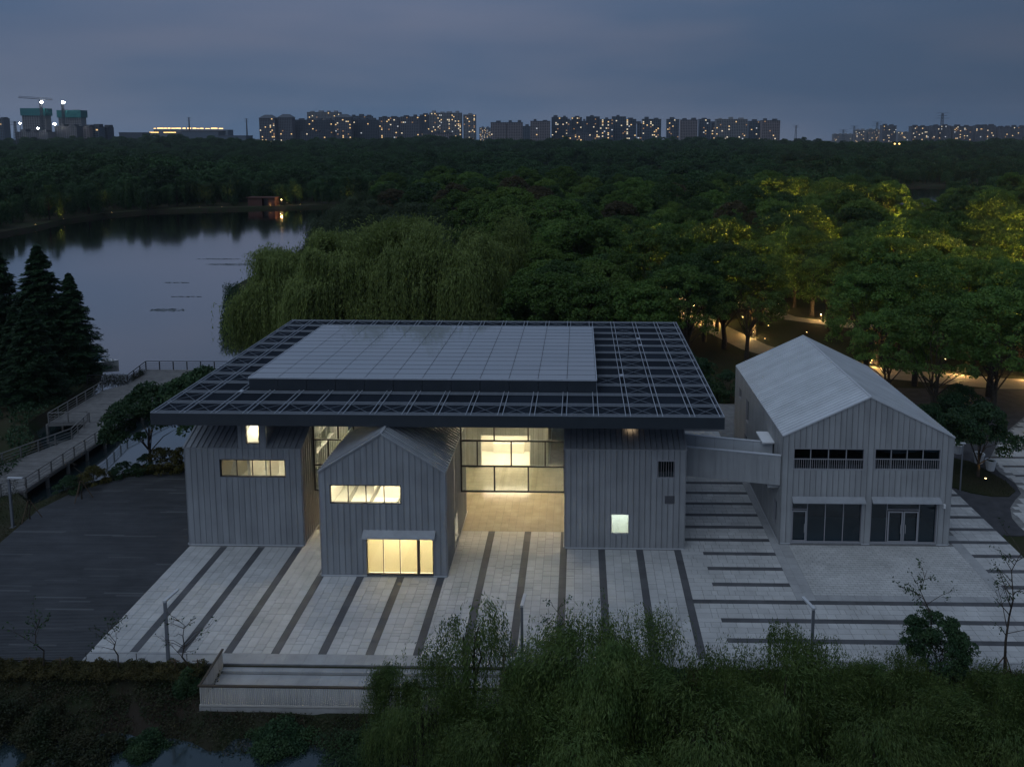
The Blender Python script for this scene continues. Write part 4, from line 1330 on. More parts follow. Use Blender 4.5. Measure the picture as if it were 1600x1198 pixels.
def dist_poly(x, y, line):
    best = 1e9
    for (xa, ya), (xb, yb_) in zip(line, line[1:]):
        dx, dy = xb - xa, yb_ - ya
        t_ = max(0, min(1, ((x - xa) * dx + (y - ya) * dy) / (dx * dx + dy * dy)))
        best = min(best, math.hypot(x - xa - t_ * dx, y - ya - t_ * dy))
    return best


PATHS = [([(30, 100), (44, 91), (49.5, 77), (56, 58), (64, 48), (84, 42), (112, 38)], 2.4),
         ([(44, 91), (62, 88), (66, 76), (74, 71), (84, 75), (102, 84), (130, 92)], 1.6),
         ([(96, 108), (118, 118), (132, 122), (160, 120)], 2.2)]
PD = [x for x in PATHS]
tr_rand = random.Random(21)


def nv(x, y, s):
    return math.sin(x * s + 1.3) * math.sin(y * s * 1.1 + .4) + .5 * math.sin(x * s * 2.3 + y * s * 1.7)


def visible_x(y):
    d = y + 51.7
    return 30.2 - 0.0134 * d - (889 + 60) / 1195 * d, 30.2 - 0.0134 * d + (711 + 60) / 1195 * d


CLEAR2 = [(131, 200), (150, 200), (202, 290), (166, 288)]
LOW = [(92, 100), (114, 100), (156, 200), (126, 200)]
CLEAR = [(96, 80), (118, 116), (160, 124), (170, 118), (128, 84)]
LIT = [(111, 178), (92, 198), (106, 214), (77, 106), (140, 152), (55, 79), (86, 80), (101, 66), (119, 102), (124, 124), (126, 186)]
spots = []
y = 44.0
while y < 262:
    sp = 8.6 + max(0, (y - 90)) * .016
    x = -52.0
    while x < 235:
        px, py = x + tr_rand.uniform(-3.0, 3.0), y + tr_rand.uniform(-3.0, 3.0)
        x += sp
        xa, xb = visible_x(py)
        if not (xa < px < xb): continue
        if inside(px, py, LAKE) or inside(px, py, LAKE_R) or inside(px, py, LAKE_F): continue
        if px < 21 - max(0, (py - 70)) * .12 - max(0, (py - 120)) * .5: continue             # willows and the lake shore hold that side
        if py < 50 and px < 62: continue
        if py < 47 and px < 78: continue
        if any(dist_poly(px, py, l) < wd_ + 1.2 for l, wd_ in PATHS): continue
        if inside(px, py, CLEAR) or inside(px, py, CLEAR2): continue
        if any(abs(px - lx) < 7 and (-20 if ly < 100 else -26) < py - ly < 1.0 for lx, ly in LIT) and tr_rand.random() < .85: continue
        spots.append((px, py))
    y += sp * .92
near = [s for s in spots if s[1] < 150][:300]
for i, (px, py) in enumerate(spots):
    if i >= 290: break
    k = tr_rand.randrange(4)
    sc = tr_rand.uniform(.78, 1.2) * (1.06 + .12 * nv(px, py, .06))
    if py < 60: sc *= .95
    if inside(px, py, LOW): sc *= .72
    brown = tr_rand.random() < .06
    open_ = px > 40 and py < 88
    plant_tree(f"opencamphor{k % 3}" if open_ else f"camphor{k}", "park_tree", "bronze leaved broad tree standing among the dark green park trees" if brown else "dark green broad crowned tree in the dense park wood behind the houses", "tree",
               px, py, GZ, sc, tr_rand.uniform(0, 6.28), "bronze park trees" if brown else "park trees behind the houses", sz=sc * tr_rand.uniform(.88, 1.12), crown_mat=M_["camphor_brown"] if brown else M_[tr_rand.choice(("camphor", "camphor", "camphor_light", "camphor_dark"))])
rest = spots[290:]
print("park trees", len(spots), len(rest))
for lx, ly in LIT:
    plant_tree(f"camphor{tr_rand.randrange(4)}", "park_tree", "park tree glowing yellow from lamps at its foot", "tree", lx, ly, GZ, 1.25, tr_rand.uniform(0, 6.28), "lit park trees", sz=1.3)
for px, py, s_ in ((69, 29, .95), (76, 30, 1.05), (84, 33, 1.1), (72, 41, 1.1), (90, 38, 1.1), (66, 42, 1.0), (95, 47, 1.1), (81, 46.5, 1.1), (102, 44, 1.15), (44, 47, 1.0), (38, 45, .95), (52, 67, .95), (60, 71, 1.0), (69, 63, .95), (90, 50, 1.0), (77, 55, 1.0), (66, 81, 1.0), (58, 84, 1.0), (31, 46, 1.0), (25, 47, 1.0)):
    plant_tree(f"opencamphor{tr_rand.randrange(3)}" if px > 40 else f"camphor{tr_rand.randrange(4)}", "park_tree", "dark green broad tree in the row nearest the houses", "tree", px, py, GZ, s_, tr_rand.uniform(0, 6.28), "park trees nearest the houses")
# two nearest trees over the path corner, seen with their whole trunks
for (px, py, s_, lab) in ((49.0, 61.0, 1.0, "dark tree with a visible forked trunk just behind the right end of the canopy"), (57.5, 64.5, 1.05, "dark tree with a visible trunk behind the ridge of the separate house"),
                          (66, 34.5, .80, "dark tree leaning over the right roof slope of the separate house"), (79, 37, .95, "dark broad tree at the right edge beside the lit path")):
    plant_tree(f"opencamphor{tr_rand.randrange(3)}", "park_tree", lab, "tree", px, py, GZ, s_, tr_rand.uniform(0, 6.28), None)

# willows behind the canopy
for i, (px, py, s_, h_, lab) in enumerate(((-13.0, 57, .86, 1.0, "pale willow leaning over the lake at the left end of the willow row"), (-2.0, 51, .95, 1.14, "large pale willow just behind the left half of the canopy"),
                                       (6.5, 53, 1.0, 1.26, "tallest pale willow of the row behind the canopy"), (14.0, 51, .92, 1.16, "large pale willow right of the tallest one behind the canopy"), (-8.5, 66, .95, 1.08, "willow standing in the second row above the lake edge"),
                                       (17, 64, .9, 1.1, "willow in the second row against the dark park wood"), (3, 68, 1.0, 1.2, "willow of the second row behind the tallest pale one"), (-26, 120, .85, .72, "small grey willow by the lake beyond the tall ones"), (-13, 128, 1.0, .8, "grey willow far back along the lake edge"), (-2, 104, 1.0, .95, "grey willow behind the second willow row"), (-14, 96, .9, .85, "grey willow on the lake side behind the second row"),
                                       (-32, 150, .9, .72, "grey willow at the point where the lake edge bends"), (-18, 160, 1.0, .8, "rounded grey willow far along the near shore"), (-38, 185, .95, .75, "far grey willow above the narrow end of the lake"), (-36, 214, .95, .75, "last small willow where the near shore meets the far woods"))):
    plant_tree(f"willow{i % 2}", "willow_tree", lab, "tree", px, py, GZ, s_, i * 1.7, "willows by the lake", sz=h_, crown_mat=M_["willow"] if py < 90 else M_["willow_far"])
# conifers on the left
for i, (px, py, s_, lab) in enumerate(((-37.2, 41.5, 1.0, "tall dark conifer beside the lake, its tip standing clear against the water"), (-43.5, 42, 1.05, "tall dark conifer cut by the left edge of the picture"), (-34.2, 42.5, .78, "shorter dark conifer right of the tall ones at the water's edge"),
                                       (-40.5, 37, .85, "dark conifer in front of the two tall ones"), (-36.2, 35.5, .62, "low dark conifer nearest the boardwalk"), (-47.5, 38, .95, "dark conifer mostly outside the left edge"), (-33.0, 33.5, .7, "low dark conifer on the bank behind the grey platform railing"), (-45, 33, .9, "dark conifer at the left edge nearest the boardwalk"), (-38.5, 29, .6, "short dark conifer on the dark bank left of the boardwalk"))):
    plant_tree(f"conifer{i % 2}", "conifer_tree", lab, "tree", px, py, GZ, s_, i * 1.1, "conifers beside the lake")
# trees and shrubs round the left house
for px, py, s_, lab in ((-5.6, 17.6, 1.22, "dark round tree overhanging the pond beside the left house"), (-9.8, 16.4, 1.05, "smaller dark round tree at the end of the boardwalk"), (-1.2, 20.5, 1.0, "dark round tree half hidden behind the canopy corner")):
    plant_tree("round", "round_tree", lab, "tree", px, py, GZ, s_, px, "round trees by the pond")
for i, (px, py, s_) in enumerate(((-13.9, 10.8, .85), (-12.6, 12.2, 1.0), (-11.0, 13.9, .8), (-9.4, 14.9, .95), (-8.0, 15.3, 1.25), (-6.4, 15.9, 1.2), (-4.9, 16.2, .9), (-3.2, 16.4, 1.0), (-1.6, 16.5, .9), (-.2, 16.7, .9))):
    plant_tree("shrub", "shrub", "yellow green rounded shrub in the row along the curved deck edge", "shrub", px, py, -.05, s_, i, "shrubs along the deck edge", crown_mat=M_["shrub_y"] if i in (1, 4, 5) else M_["broad"])
for i, (px, py, s_) in enumerate(((41, 36, 2.0), (44.5, 38, 2.4), (48, 36, 1.9), (43, 41, 2.6), (51, 33, 1.6), (55, 31, 1.8), (59, 28.5, 2.0), (62, 26, 1.7), (38, 38, 2.0), (64, 24.5, 1.6), (66.5, 25.5, 1.8), (70, 27, 2.2), (73, 31, 2.0))):
    plant_tree("shrub", "shrub", "dark green shrub in the planting behind the houses", "shrub", px, py, GZ, s_, i * 1.3, "shrubs behind the houses", crown_mat=M_["broad"])
# tree with planter pots right of the separate house
plant_tree("round", "round_tree", "small lit tree with an orange trunk on the round lawn right of the separate house", "tree", 66.6, 15.2, .06, .92, 1.0)
# near willows, along the bank in front
NW = [("youngwillow", 24.6, -13.7, -.75, 1.12, "sparse young willow whose trunk stands by the end of the slatted fence"),
      ("nearwillow0", 31.3, -17.3, -1.0, 1.02, "thick dark willow on the bank in the middle foreground"), ("nearwillow1", 40.3, -17.8, -1.1, .93, "dark willow on the bank in front of the second lamp post"),
      ("nearwillow0", 46.5, -17.2, -1.0, .72, "low dark willow below the round bush on the plaza edge"), ("nearwillow1", 52.0, -17.0, -1.0, .70, "low dark willow at the right edge of the picture"),
      ("nearwillow1", 27.0, -19.2, -1.1, .80, "dark willow in front of the young sparse one"), ("nearwillow0", 36.0, -21.0, -1.1, .98, "dark willow at the bottom of the picture, right of the middle"),
      ("nearwillow1", 43.3, -21.0, -1.1, .90, "dark willow at the bottom of the picture under the lamp post"), ("nearwillow0", 49.4, -20.6, -1.1, .85, "dark willow at the bottom right of the picture"),
      ("nearwillow0", 22.4, -16.9, -1.2, .66, "small dark willow at the bottom below the slatted fence"), ("nearwillow1", 30.6, -22.0, -1.2, .92, "dark willow in the bottom middle of the picture"), ("nearwillow0", 55.8, -20, -1.1, .8, "dark willow cut by the right edge")]
for i, (k, px, py, pz, s_, lab) in enumerate(NW):
    plant_tree(k, "willow_tree", lab, "tree", px, py, pz, s_, i * 2.1, "near willows on the front bank")
plant_tree("bushy", "bush", "round dark many-stemmed bush in front of the striped paving on the right", "bush", 50.9, -10.9, -.15, 1.05, 0)


# ------------------------------------------------------------------ bare young trees with stakes
def sapling(name, label, x, y, z, h, leafy, r, stakes=True, r0=.06, br=14, spreadf=.5):
    t_ = thing(name, label, "tree", (x, y, z), "staked young trees")
    mb = MB(); base = Vector((x, y, z))
    pts = [base + Vector((r.normal() * .05 * i, r.normal() * .05 * i, h * i / 6)) for i in range(7)]
    mb.tube(pts, [r0, r0 * .85, r0 * .7, r0 * .55, r0 * .4, r0 * .28, r0 * .12], 6)
    tips = []
    for k in range(br):
        i = int(r.integers(2, 6)); s = pts[i].lerp(pts[min(i + 1, 6)], r.uniform())
        a = r.uniform(0, 6.28); l = h * spreadf * r.uniform(.35, .8) * (1 - i / 9)
        e = s + Vector((math.cos(a) * l, math.sin(a) * l, l * r.uniform(.3, 1.0)))
        mid = s.lerp(e, .5) + Vector((r.normal() * .08, r.normal() * .08, .1))
        mb.tube([s, mid, e], [r0 * .3, r0 * .2, r0 * .08], 4, cap=False)
        for _ in range(2):
            f = r.uniform(.4, .9); s2 = s.lerp(e, f); a2 = a + r.uniform(-1, 1)
            e2 = s2 + Vector((math.cos(a2) * l * .4, math.sin(a2) * l * .4, l * r.uniform(.1, .5)))
            mb.tube([s2, e2], [r0 * .15, r0 * .06], 3, cap=False); tips.append((s2, e2))
        tips.append((s, e))
    mb.build("trunk", M_["bark"], t_, loc=base)
    if leafy:
        C = []
        for s, e in tips:
            for _ in range(leafy): C.append(s.lerp(e, r.uniform(.35, 1.05)) + Vector(r.normal(size=3) * .09))
        C = np.array([tuple(c) for c in C]); n = len(C)
        V, F = leaf_quads(C - np.array(base), rdir(n, r) + np.array([0, 0, -.5]), rdir(n, r) + np.array([0, 0, .6]), r.uniform(.06, .11, n), r.uniform(.03, .055, n))
        put("crown", mesh_np("sapling_leaves", V, F, [M_["broad"]]), None, t_, base)
    if stakes:
        for a in (0.4, 2.5, 4.6):
            s = MB(); s.tube([base + Vector((math.cos(a) * .9, math.sin(a) * .9, -.1)), base + Vector((math.cos(a) * .06, math.sin(a) * .06, 1.7))], .035, 5)
            s.build("stake", M_["stake"], t_)
    return t_


rs = np.random.default_rng(9)
sapling("young_tree", "slender leafy young tree in front of the right paving, left of the staked one", 50.4, -10.7, -.15, 6.2, 6, rs, False, .07, 16)
sapling("young_tree", "staked young tree at the right edge in front of the striped paving", 54.6, -11.0, -.2, 8.2, 4, rs, True, .09, 18)
sapling("young_tree", "sparse shrub-like young tree left of the first lamp post", 3.6, -10.9, -.15, 3.0, 2, rs, False, .05, 14, .8)
sapling("young_tree", "bare staked young tree just right of the first lamp post", 7.6, -11.0, -.15, 3.2, 1, rs, False, .06, 16, .9)
sapling("young_tree", "thin green young tree in front of the dark deck", -.8, -10.9, -.15, 3.6, 3, rs, False, .05, 12, .8)
sapling("young_tree", "leaning bare young tree with stakes at the lower left corner of the deck", -5.2, -11.2, -.2, 6.4, 0, rs, True, .08, 6, .4)
sapling("young_tree", "bare staked young tree between the boardwalk and the deck", -11.9, 9.6, -.1, 3.6, 0, rs, True, .06, 8, .5)
sapling("young_tree", "bare staked young tree beside the lamp post at the left edge", -13.9, 6.2, -.1, 3.0, 0, rs, True, .06, 6, .5)
sapling("young_tree", "young tree with a few leaves poking above the near willows", 29.2, -10.9, -.15, 4.4, 5, rs, False, .06, 14, .5)
for x in (7.0, 8.3, -1.5, .3):
    st = thing("tree_guard", "low dark wooden guard post standing by a young tree at the plaza edge", "post", (x, -11.0, -.15), "guard posts at the plaza edge")
    q = MB(); q.tube([(x, -11, -.2), (x, -11, .75)], .035, 5); q.build("post", M_["stake"], st)
    q = MB(); q.tube([(x - .3, -11, .65), (x + .3, -11, .65)], .025, 4); q.build("crosspiece", M_["stake"], st)


# ------------------------------------------------------------------ hedges, undergrowth, grass
def scatter(name, label, pts, l, wdt, m, up=.4, jit=.05, r=RNG, kind="stuff", cat=None):
    pts = np.asarray(pts, float); n = len(pts)
    ax = rdir(n, r); ax[:, 2] = np.abs(ax[:, 2]) * up + .1
    V, F = leaf_quads(pts + r.normal(size=(n, 3)) * jit, ax, rdir(n, r) + np.array([0, 0, .8]), r.uniform(.6, 1.4, n) * l, r.uniform(.6, 1.4, n) * wdt)
    o = put(name, mesh_np(name, V, F, [m]), None)
    return tag(o, label, cat, kind=kind)


def bank_z(x, y):
    i = (x - BANKV[0, 0, 0]) / (BANKV[0, 1, 0] - BANKV[0, 0, 0]); i0 = int(max(0, min(148, i)))
    col = BANKV[:, i0, :]
    return float(np.interp(-y, -col[:, 1], col[:, 2]))


def hedge(name, label, x0, x1, y0, y1, h, m, n):
    r = RNG
    P = np.stack([r.uniform(x0, x1, n), r.uniform(y0, y1, n), np.zeros(n)], 1)
    bump_ = .12 * np.sin(P[:, 0] * 3.1) + .10 * np.sin(P[:, 0] * 7.3 + P[:, 1] * 5) + .06 * np.sin(P[:, 1] * 11)
    P[:, 2] = -.15 + (h + bump_) * r.uniform(0, 1, n) ** .35
    return scatter(name, label, P, .055, .028, m, jit=.03, kind="thing", cat="hedge")


hedge("hedge", "clipped olive hedge along the plaza edge at the lower left", -7.5, 8.6, -11.9, -10.45, .42, M_["hedge"], 26000)
hedge("hedge", "clipped dark olive hedge along the plaza edge on the right", 36.5, 60, -11.8, -10.45, .42, M_["hedge"], 26000)
hedge("hedge", "clipped dark hedge behind the near willows in the middle", 26.8, 36.5, -11.8, -10.45, .5, M_["broad"], 12000)
P = []
rb = random.Random(4)
for _ in range(75000):
    x = rb.uniform(-12, 62); y = -10.5 - abs(rb.gauss(0, 1)) * 2.6 - rb.uniform(0, 1.5)
    wdt = 4.4 + 3.2 / (1 + math.exp(-(x - 17) / 2.5))
    if y < FRONT - wdt - .6: continue
    if 9.6 < x < 26.3 and y > -13.3: continue
    dn = nv(x, y, .9) + .6 * nv(x, y, 2.3)
    if dn < -.75: continue
    P.append((x, y, bank_z(x, y) + rb.uniform(0, .35) * (.4 + max(0, dn) * .5)))
P2 = [p for p in P if rb.random() < .28]
for _ in range(16000):
    x = rb.uniform(-12, 26); y = rb.uniform(-15.2, -11.8)
    if 9.3 < x < 26.3 and y > -13.3: continue
    if nv(x, y, 1.7) > -.1: P2.append((x, y, bank_z(x, y) + rb.uniform(0, .16)))
scatter("dry_weeds", "dry reddish weeds on the dark front bank", P2, .08, .014, mat("dry_stalk", (.06, .042, .03), .9, .1, island=.4), up=2.2)
scatter("undergrowth", "rough weeds and low plants on the dark front bank", P, .075, .034, M_["grass"])
for (cx, cy, rx, h_, lab) in ((8.1, -11.9, .8, .9, "dark bush at the left end of the slatted terrace fence"), (1.5, -14.4, 1.6, 1.1, "green bush at the water's edge in the lower left"), (-1.8, -14.0, 1.8, 1.3, "green bush at the lower left corner"), (7.6, -15.2, 1.3, .8, "low dark bush at the edge of the channel left of the fence"), (2.6, -15.9, 1.4, .9, "dark bush standing in the shallow channel at the bottom left"), (4.8, -15.6, 1.7, .8, "low green bush beside the dark channel"),
                              (14.5, -14.6, 1.9, .7, "dark low bush on the bank below the middle of the fence"), (19.5, -15.4, 2.4, 1.1, "dark bush on the bank below the right part of the fence")):
    n = 7000
    d = rdir(n); d[:, 2] = np.abs(d[:, 2]); q = RNG.uniform(.3, 1, (n, 1)) ** .5
    k = 1 + .25 * np.sin(d[:, :1] * 5 + cx) + .2 * np.sin(d[:, 1:2] * 7)
    scatter("bush", lab, np.array([cx, cy, bank_z(cx, cy)]) + d * q * k * np.array([rx, rx * .8, h_]), .075, .034, M_["broad"] if cx > 6 else M_["grass"], kind="thing", cat="bush")
# reeds and low shrubs that hide the lake edge under the willows
P = []
for _ in range(9000):
    f = rb.random(); k = rb.choice(((-3, 24, -5, 34), (-5, 34, -7, 46), (-7, 46, -12, 58), (-12, 58, -24, 64), (-24, 64, -30, 78), (-30, 78, -40, 100)))
    P.append((k[0] + (k[2] - k[0]) * f + rb.uniform(-1.6, 1.2), k[1] + (k[3] - k[1]) * f + rb.uniform(-1, 1), rb.uniform(-1.0, .9)))
scatter("reeds", "dark reeds and low shrubs along the lake edge below the willows", P, .28, .07, M_["broad"], up=2, kind="thing", cat="reeds")
P = []
for _ in range(42000):
    x, y = rb.uniform(-56, -22), rb.uniform(8, 47)
    if inside(x, y, LAKE): continue
    if nv(x, y, .5) + .5 * nv(x, y, 1.7) > -.5: P.append((x, y, GZ + rb.uniform(0, .9) * (.5 + .5 * max(0, nv(x, y, .8)))))
scatter("undergrowth", "dark low plants under the conifers beside the boardwalk", P, .16, .07, M_["conifer"], up=1.2)
# strip of grass between deck and water at the left
P = []
for _ in range(16000):
    x, y = rb.uniform(-24, -12), rb.uniform(-8, 13)
    if inside(x, y, DECK) or inside(x, y, LAKE): continue
    P.append((x, y, GZ + rb.uniform(0, .2)))
scatter("grass", "rough dark grass between the boardwalk and the deck", P, .09, .02, M_["grass"], up=2.0)

# ------------------------------------------------------------------ far woods: shore trees as things, the rest one mass
far_spots = []
y = 262.0
while y < 1350:
    sp = 9.5 + (y - 262) * .010
    xa, xb = visible_x(y)
    x = xa
    while x < xb:
        px, py = x + tr_rand.uniform(-.4, .4) * sp, y + tr_rand.uniform(-.4, .4) * sp
        x += sp
        if inside(px, py, LAKE) or inside(px, py, LAKE_R) or inside(px, py, LAKE_F): continue
        if 462 < py < 480 and -20 < px < 100: continue
        far_spots.append((px, py))
    y += sp * .9
for y in range(100, 262, 9):                        # left shore, beyond the lake
    xa, xb = visible_x(y)
    x = xa
    while x < -20:
        px, py = x + tr_rand.uniform(-3, 3), y + tr_rand.uniform(-3, 3)
        x += 9
        if not inside(px, py, LAKE) and px < -60: far_spots.append((px, py))
for y in range(200, 262, 9):
    for x in range(-48, 24, 8):
        px, py = x + tr_rand.uniform(-3, 3), y + tr_rand.uniform(-3, 3)
        if not inside(px, py, LAKE): far_spots.append((px, py))
far_spots += rest
far_spots = [s for s in far_spots if not inside(s[0], s[1], CLEAR2) and not (-112 < s[0] < -95 and s[1] < 276)]
ring = LAKE + [LAKE[0]]
ringr = LAKE_R + [LAKE_R[0]]
shore_l, mass = [], []
for s in far_spots:
    d = min(dist_poly(s[0], s[1], ring), dist_poly(s[0], s[1], ringr)) if s[1] < 480 else 99
    if d < 2.0: continue
    (shore_l if d < 26 and s[1] < 470 else mass).append(s)
shore_l.sort(key=lambda s: s[1])
for i, (px, py) in enumerate(shore_l):
    if i >= 280: mass.append((px, py)); continue
    k = tr_rand.randrange(2); sc = tr_rand.uniform(.75, 1.12)
    plant_tree(f"shorewillow{k}", "shore_tree", "dark drooping tree in the row along the far lake shore", "tree", px, py, GZ, sc, tr_rand.uniform(0, 6.28), "trees along the far lake shore")
print("far trees", len(shore_l), len(mass))
# the mass: points carrying crowns through geometry nodes
pm = bpy.data.meshes.new("far_woods")
V = np.array([(x, y, GZ) for x, y in mass], np.float32)
pm.vertices.add(len(V)); pm.vertices.foreach_set("co", V.ravel())
sc_ = np.array([tr_rand.uniform(.70, 1.12) * (1.0 + .22 * nv(x, y, .012) + .12 * nv(x, y, .05) + (.25 * tr_rand.random() if y > 850 else 0)) * (1.0 + .25 * max(0, min(1, (y - 800) / 500))) for x, y in mass], np.float32)
a_ = pm.attributes.new("sc", 'FLOAT', 'POINT'); a_.data.foreach_set("value", np.maximum(sc_, .6))
fw = put("far_woods", pm, None)
tag(fw, "dark mass of park woods reaching to the city", kind="stuff")
ng = bpy.data.node_groups.new("far_woods", 'GeometryNodeTree')
ng.interface.new_socket("Geometry", in_out='INPUT', socket_type='NodeSocketGeometry')
ng.interface.new_socket("Geometry", in_out='OUTPUT', socket_type='NodeSocketGeometry')
gi = ng.nodes.new("NodeGroupInput"); go = ng.nodes.new("NodeGroupOutput")
jn = ng.nodes.new("GeometryNodeJoinGeometry")
protos = []
for k in range(3):
    po = bpy.data.objects.new("far_crown", PROTO[f"far{k}"][0]); protos.append(po)
for k, po in enumerate(protos):
    inf = ng.nodes.new("GeometryNodeObjectInfo"); inf.inputs["Object"].default_value = po
    inf.inputs["As Instance"].default_value = True
    iop = ng.nodes.new("GeometryNodeInstanceOnPoints")
    rv = ng.nodes.new("FunctionNodeRandomValue"); rv.data_type = 'FLOAT_VECTOR'
    rv.inputs[1].default_value = (0, 0, 6.28); rv.inputs["Seed"].default_value = 3
    na = ng.nodes.new("GeometryNodeInputNamedAttribute"); na.data_type = 'FLOAT'; na.inputs[0].default_value = "sc"
    idx = ng.nodes.new("GeometryNodeInputIndex")
    md_ = ng.nodes.new("FunctionNodeCompare"); md_.data_type = 'INT'; md_.operation = 'EQUAL'
    mm = ng.nodes.new("ShaderNodeMath"); mm.operation = 'MODULO'; mm.inputs[1].default_value = 3
    ng.links.new(idx.outputs[0], mm.inputs[0])
    cmpn = ng.nodes.new("ShaderNodeMath"); cmpn.operation = 'COMPARE'; cmpn.inputs[1].default_value = k; cmpn.inputs[2].default_value = .3
    ng.links.new(mm.outputs[0], cmpn.inputs[0])
    ng.nodes.remove(md_)
    ng.links.new(gi.outputs[0], iop.inputs["Points"]); ng.links.new(inf.outputs["Geometry"], iop.inputs["Instance"])
    ng.links.new(cmpn.outputs[0], iop.inputs["Selection"])
    ng.links.new(rv.outputs[0], iop.inputs["Rotation"]); ng.links.new(na.outputs[0], iop.inputs["Scale"])
    ng.links.new(iop.outputs[0], jn.inputs[0])
ng.links.new(jn.outputs[0], go.inputs[0])
md = fw.modifiers.new("woods", 'NODES'); md.node_group = ng
# ------------------------------------------------------------------ sunken terrace with slatted fence
TR = thing("terrace", "sunken pale terrace two steps below the plaza edge behind the slatted fence", "terrace", (9.6, -13.1, -.5))
TR["kind"] = "structure"
TX0, TX1 = 9.5, 26.0
for i, (ya, yb, z) in enumerate(((-10.72, -10.33, -.17), (-13.05, -10.75, -.34))):
    n = 14; dxs = (TX1 - TX0) / n
    for k in range(n):
        box("step_slab" if i == 0 else "terrace_slab", TX0 + k * dxs + .006, TX0 + (k + 1) * dxs - .006, ya, yb, z - .17, z, M_["border"], TR)
b = MB(); b.box(TX0 - .1, TX1 + .1, -13.12, -10.32, -1.5, -.52); b.build("retaining_wall", M_["concrete"], TR)
FC = thing("slatted_fence", "pale slatted fence with a dark top rail round the sunken terrace", "fence", (9.6, -13.1, -.34))
b = MB(); b.box(9.38, 26.1, -13.16, -13.02, .70, .78); b.build("top_rail", M_["rail_brown"], FC)
b = MB(); b.box(9.42, 26.06, -13.13, -13.05, -.46, -.36); b.build("bottom_rail", M_["slat"], FC)
x = 9.5
while x < 26.0:
    box("slat", x - .026, x + .026, -13.115, -13.075, -.36, .70, M_["slat"], FC); x += .105
for x in (9.46, 26.02):
    b = MB(); b.hexa([(x - .06, -13.0, .70), (x + .06, -13.0, .70), (x + .06, -10.3, .86), (x - .06, -10.3, .86), (x - .06, -13.0, .77), (x + .06, -13.0, .77), (x + .06, -10.3, .93), (x - .06, -10.3, .93)])
    b.build("top_rail", M_["rail_brown"], FC)
    y = -12.95
    while y < -10.35:
        zt = .70 + .16 * (y + 13) / 2.7
        box("slat", x - .02, x + .02, y - .03, y + .03, -.40, round(zt, 2), M_["slat"], FC); y += .11
# thin cable along the plaza edge
for nm in range(1):
    cf = thing("cable_rail", "thin wire rail on slim posts along the front edge of the plaza", "railing", (1, -9.9, 0))
    x = 1.2
    while x < 62:
        if not (9 < x < 26.5): box("post", x - .015, x + .015, -10.115, -10.085, 0, .42, M_["rail_dark"], cf)
        x += 3.0
    b = MB(); b.tube([(1.2, -10.1, .40), (9.0, -10.1, .40)], .009, 4); b.tube([(26.6, -10.1, .40), (62, -10.1, .40)], .009, 4); o = b.build("wire", M_["rail_dark"], cf); o["kind"] = "stuff"


# ------------------------------------------------------------------ lamp posts
def lamp_post(x, y, z, h, dx, dy, label):
    t_ = thing("street_lamp", label, "street lamp", (x, y, z), "angular lamp posts round the plaza")
    b_ = MB(); b_.hexa([(x - .09, y - .07, z), (x + .09, y - .07, z), (x + .09, y + .07, z), (x - .09, y + .07, z), (x - .075, y - .06, h), (x + .075, y - .06, h), (x + .075, y + .06, h), (x - .075, y + .06, h)])
    b_.build("pole", M_["lamp_grey"], t_)
    L_ = math.hypot(dx, dy); ux, uy = dx / L_, dy / L_; px, py = -uy, ux
    q = []
    for (a, s) in ((-.08, -.09), (L_, -.09), (L_, .09), (-.08, .09)): q.append((x + ux * a + px * s, y + uy * a + py * s))
    b_ = MB(); b_.hexa([(q[0][0], q[0][1], h), (q[1][0], q[1][1], h + .02), (q[2][0], q[2][1], h + .02), (q[3][0], q[3][1], h), (q[0][0], q[0][1], h + .12), (q[1][0], q[1][1], h + .09), (q[2][0], q[2][1], h + .09), (q[3][0], q[3][1], h + .12)])
    b_.build("lamp_head", M_["trim"], t_)
    b_ = MB(); b_.box(x - .16, x + .16, y - .16, y + .16, z, z + .03); b_.build("base_plate", M_["lamp_grey"], t_)


lamp_post(6.3, -10.45, -.12, 3.9, .15, 1.15, "unlit grey lamp post at the plaza edge, the one nearest the slatted fence's left end")
lamp_post(27.05, -10.5, -.12, 3.9, .1, 1.15, "unlit grey lamp post rising behind the near willows in the middle")
lamp_post(43.8, -10.45, -.12, 3.9, -.3, 1.1, "unlit grey lamp post in front of the striped paving on the right")
lamp_post(-14.5, 5.1, -.12, 3.9, 1.1, .0, "unlit pale lamp post on the grass at the left edge")
t_ = thing("light_pole", "thin grey pole on the lawn just right of the separate house", "pole", (63.7, 12.6, 0)); b = MB(); b.tube([(63.7, 12.6, 0), (63.7, 12.6, 4.3)], [.07, .05], 8); b.build("pole", M_["lamp_grey"], t_)
b = MB(); b.box(63.5, 63.9, 12.5, 12.7, 4.3, 4.38); b.build("lamp_head", M_["trim"], t_)


# ------------------------------------------------------------------ boardwalk over the water
PZ = -.05
PIER = [(-26.7, 45.3), (-4.5, 45.6), (-6.0, 37.0), (-14.6, 34.5), (-19.8, 27.5), (-17.6, 23.6), (-19.4, 17), (-17.9, 11.3), (-21.5, 7.5), (-26.5, 8.5), (-24, 16.2), (-22.4, 22.3), (-23.2, 27.2), (-26.6, 26.4), (-27.6, 37.0), (-26.2, 39.5)]
PIER = [(-26.7, 45.3), (-4.5, 45.6), (-6.0, 38.6), (-17.4, 38.2), (-19.2, 28.0), (-18.2, 22.8), (-18.0, 11.2), (-23.5, 6.0), (-30, 7.5), (-23.8, 16.2), (-21.3, 22.3), (-22.6, 27.2), (-26.6, 26.4), (-27.3, 37.0), (-25.6, 39.3)]
b = MB()
tp = [Vector((x, y, PZ - .06)) for x, y in PIER]
V = [tuple(v) for v in tp]; Fq = [t3 for t3 in tessellate_polygon([tp])]
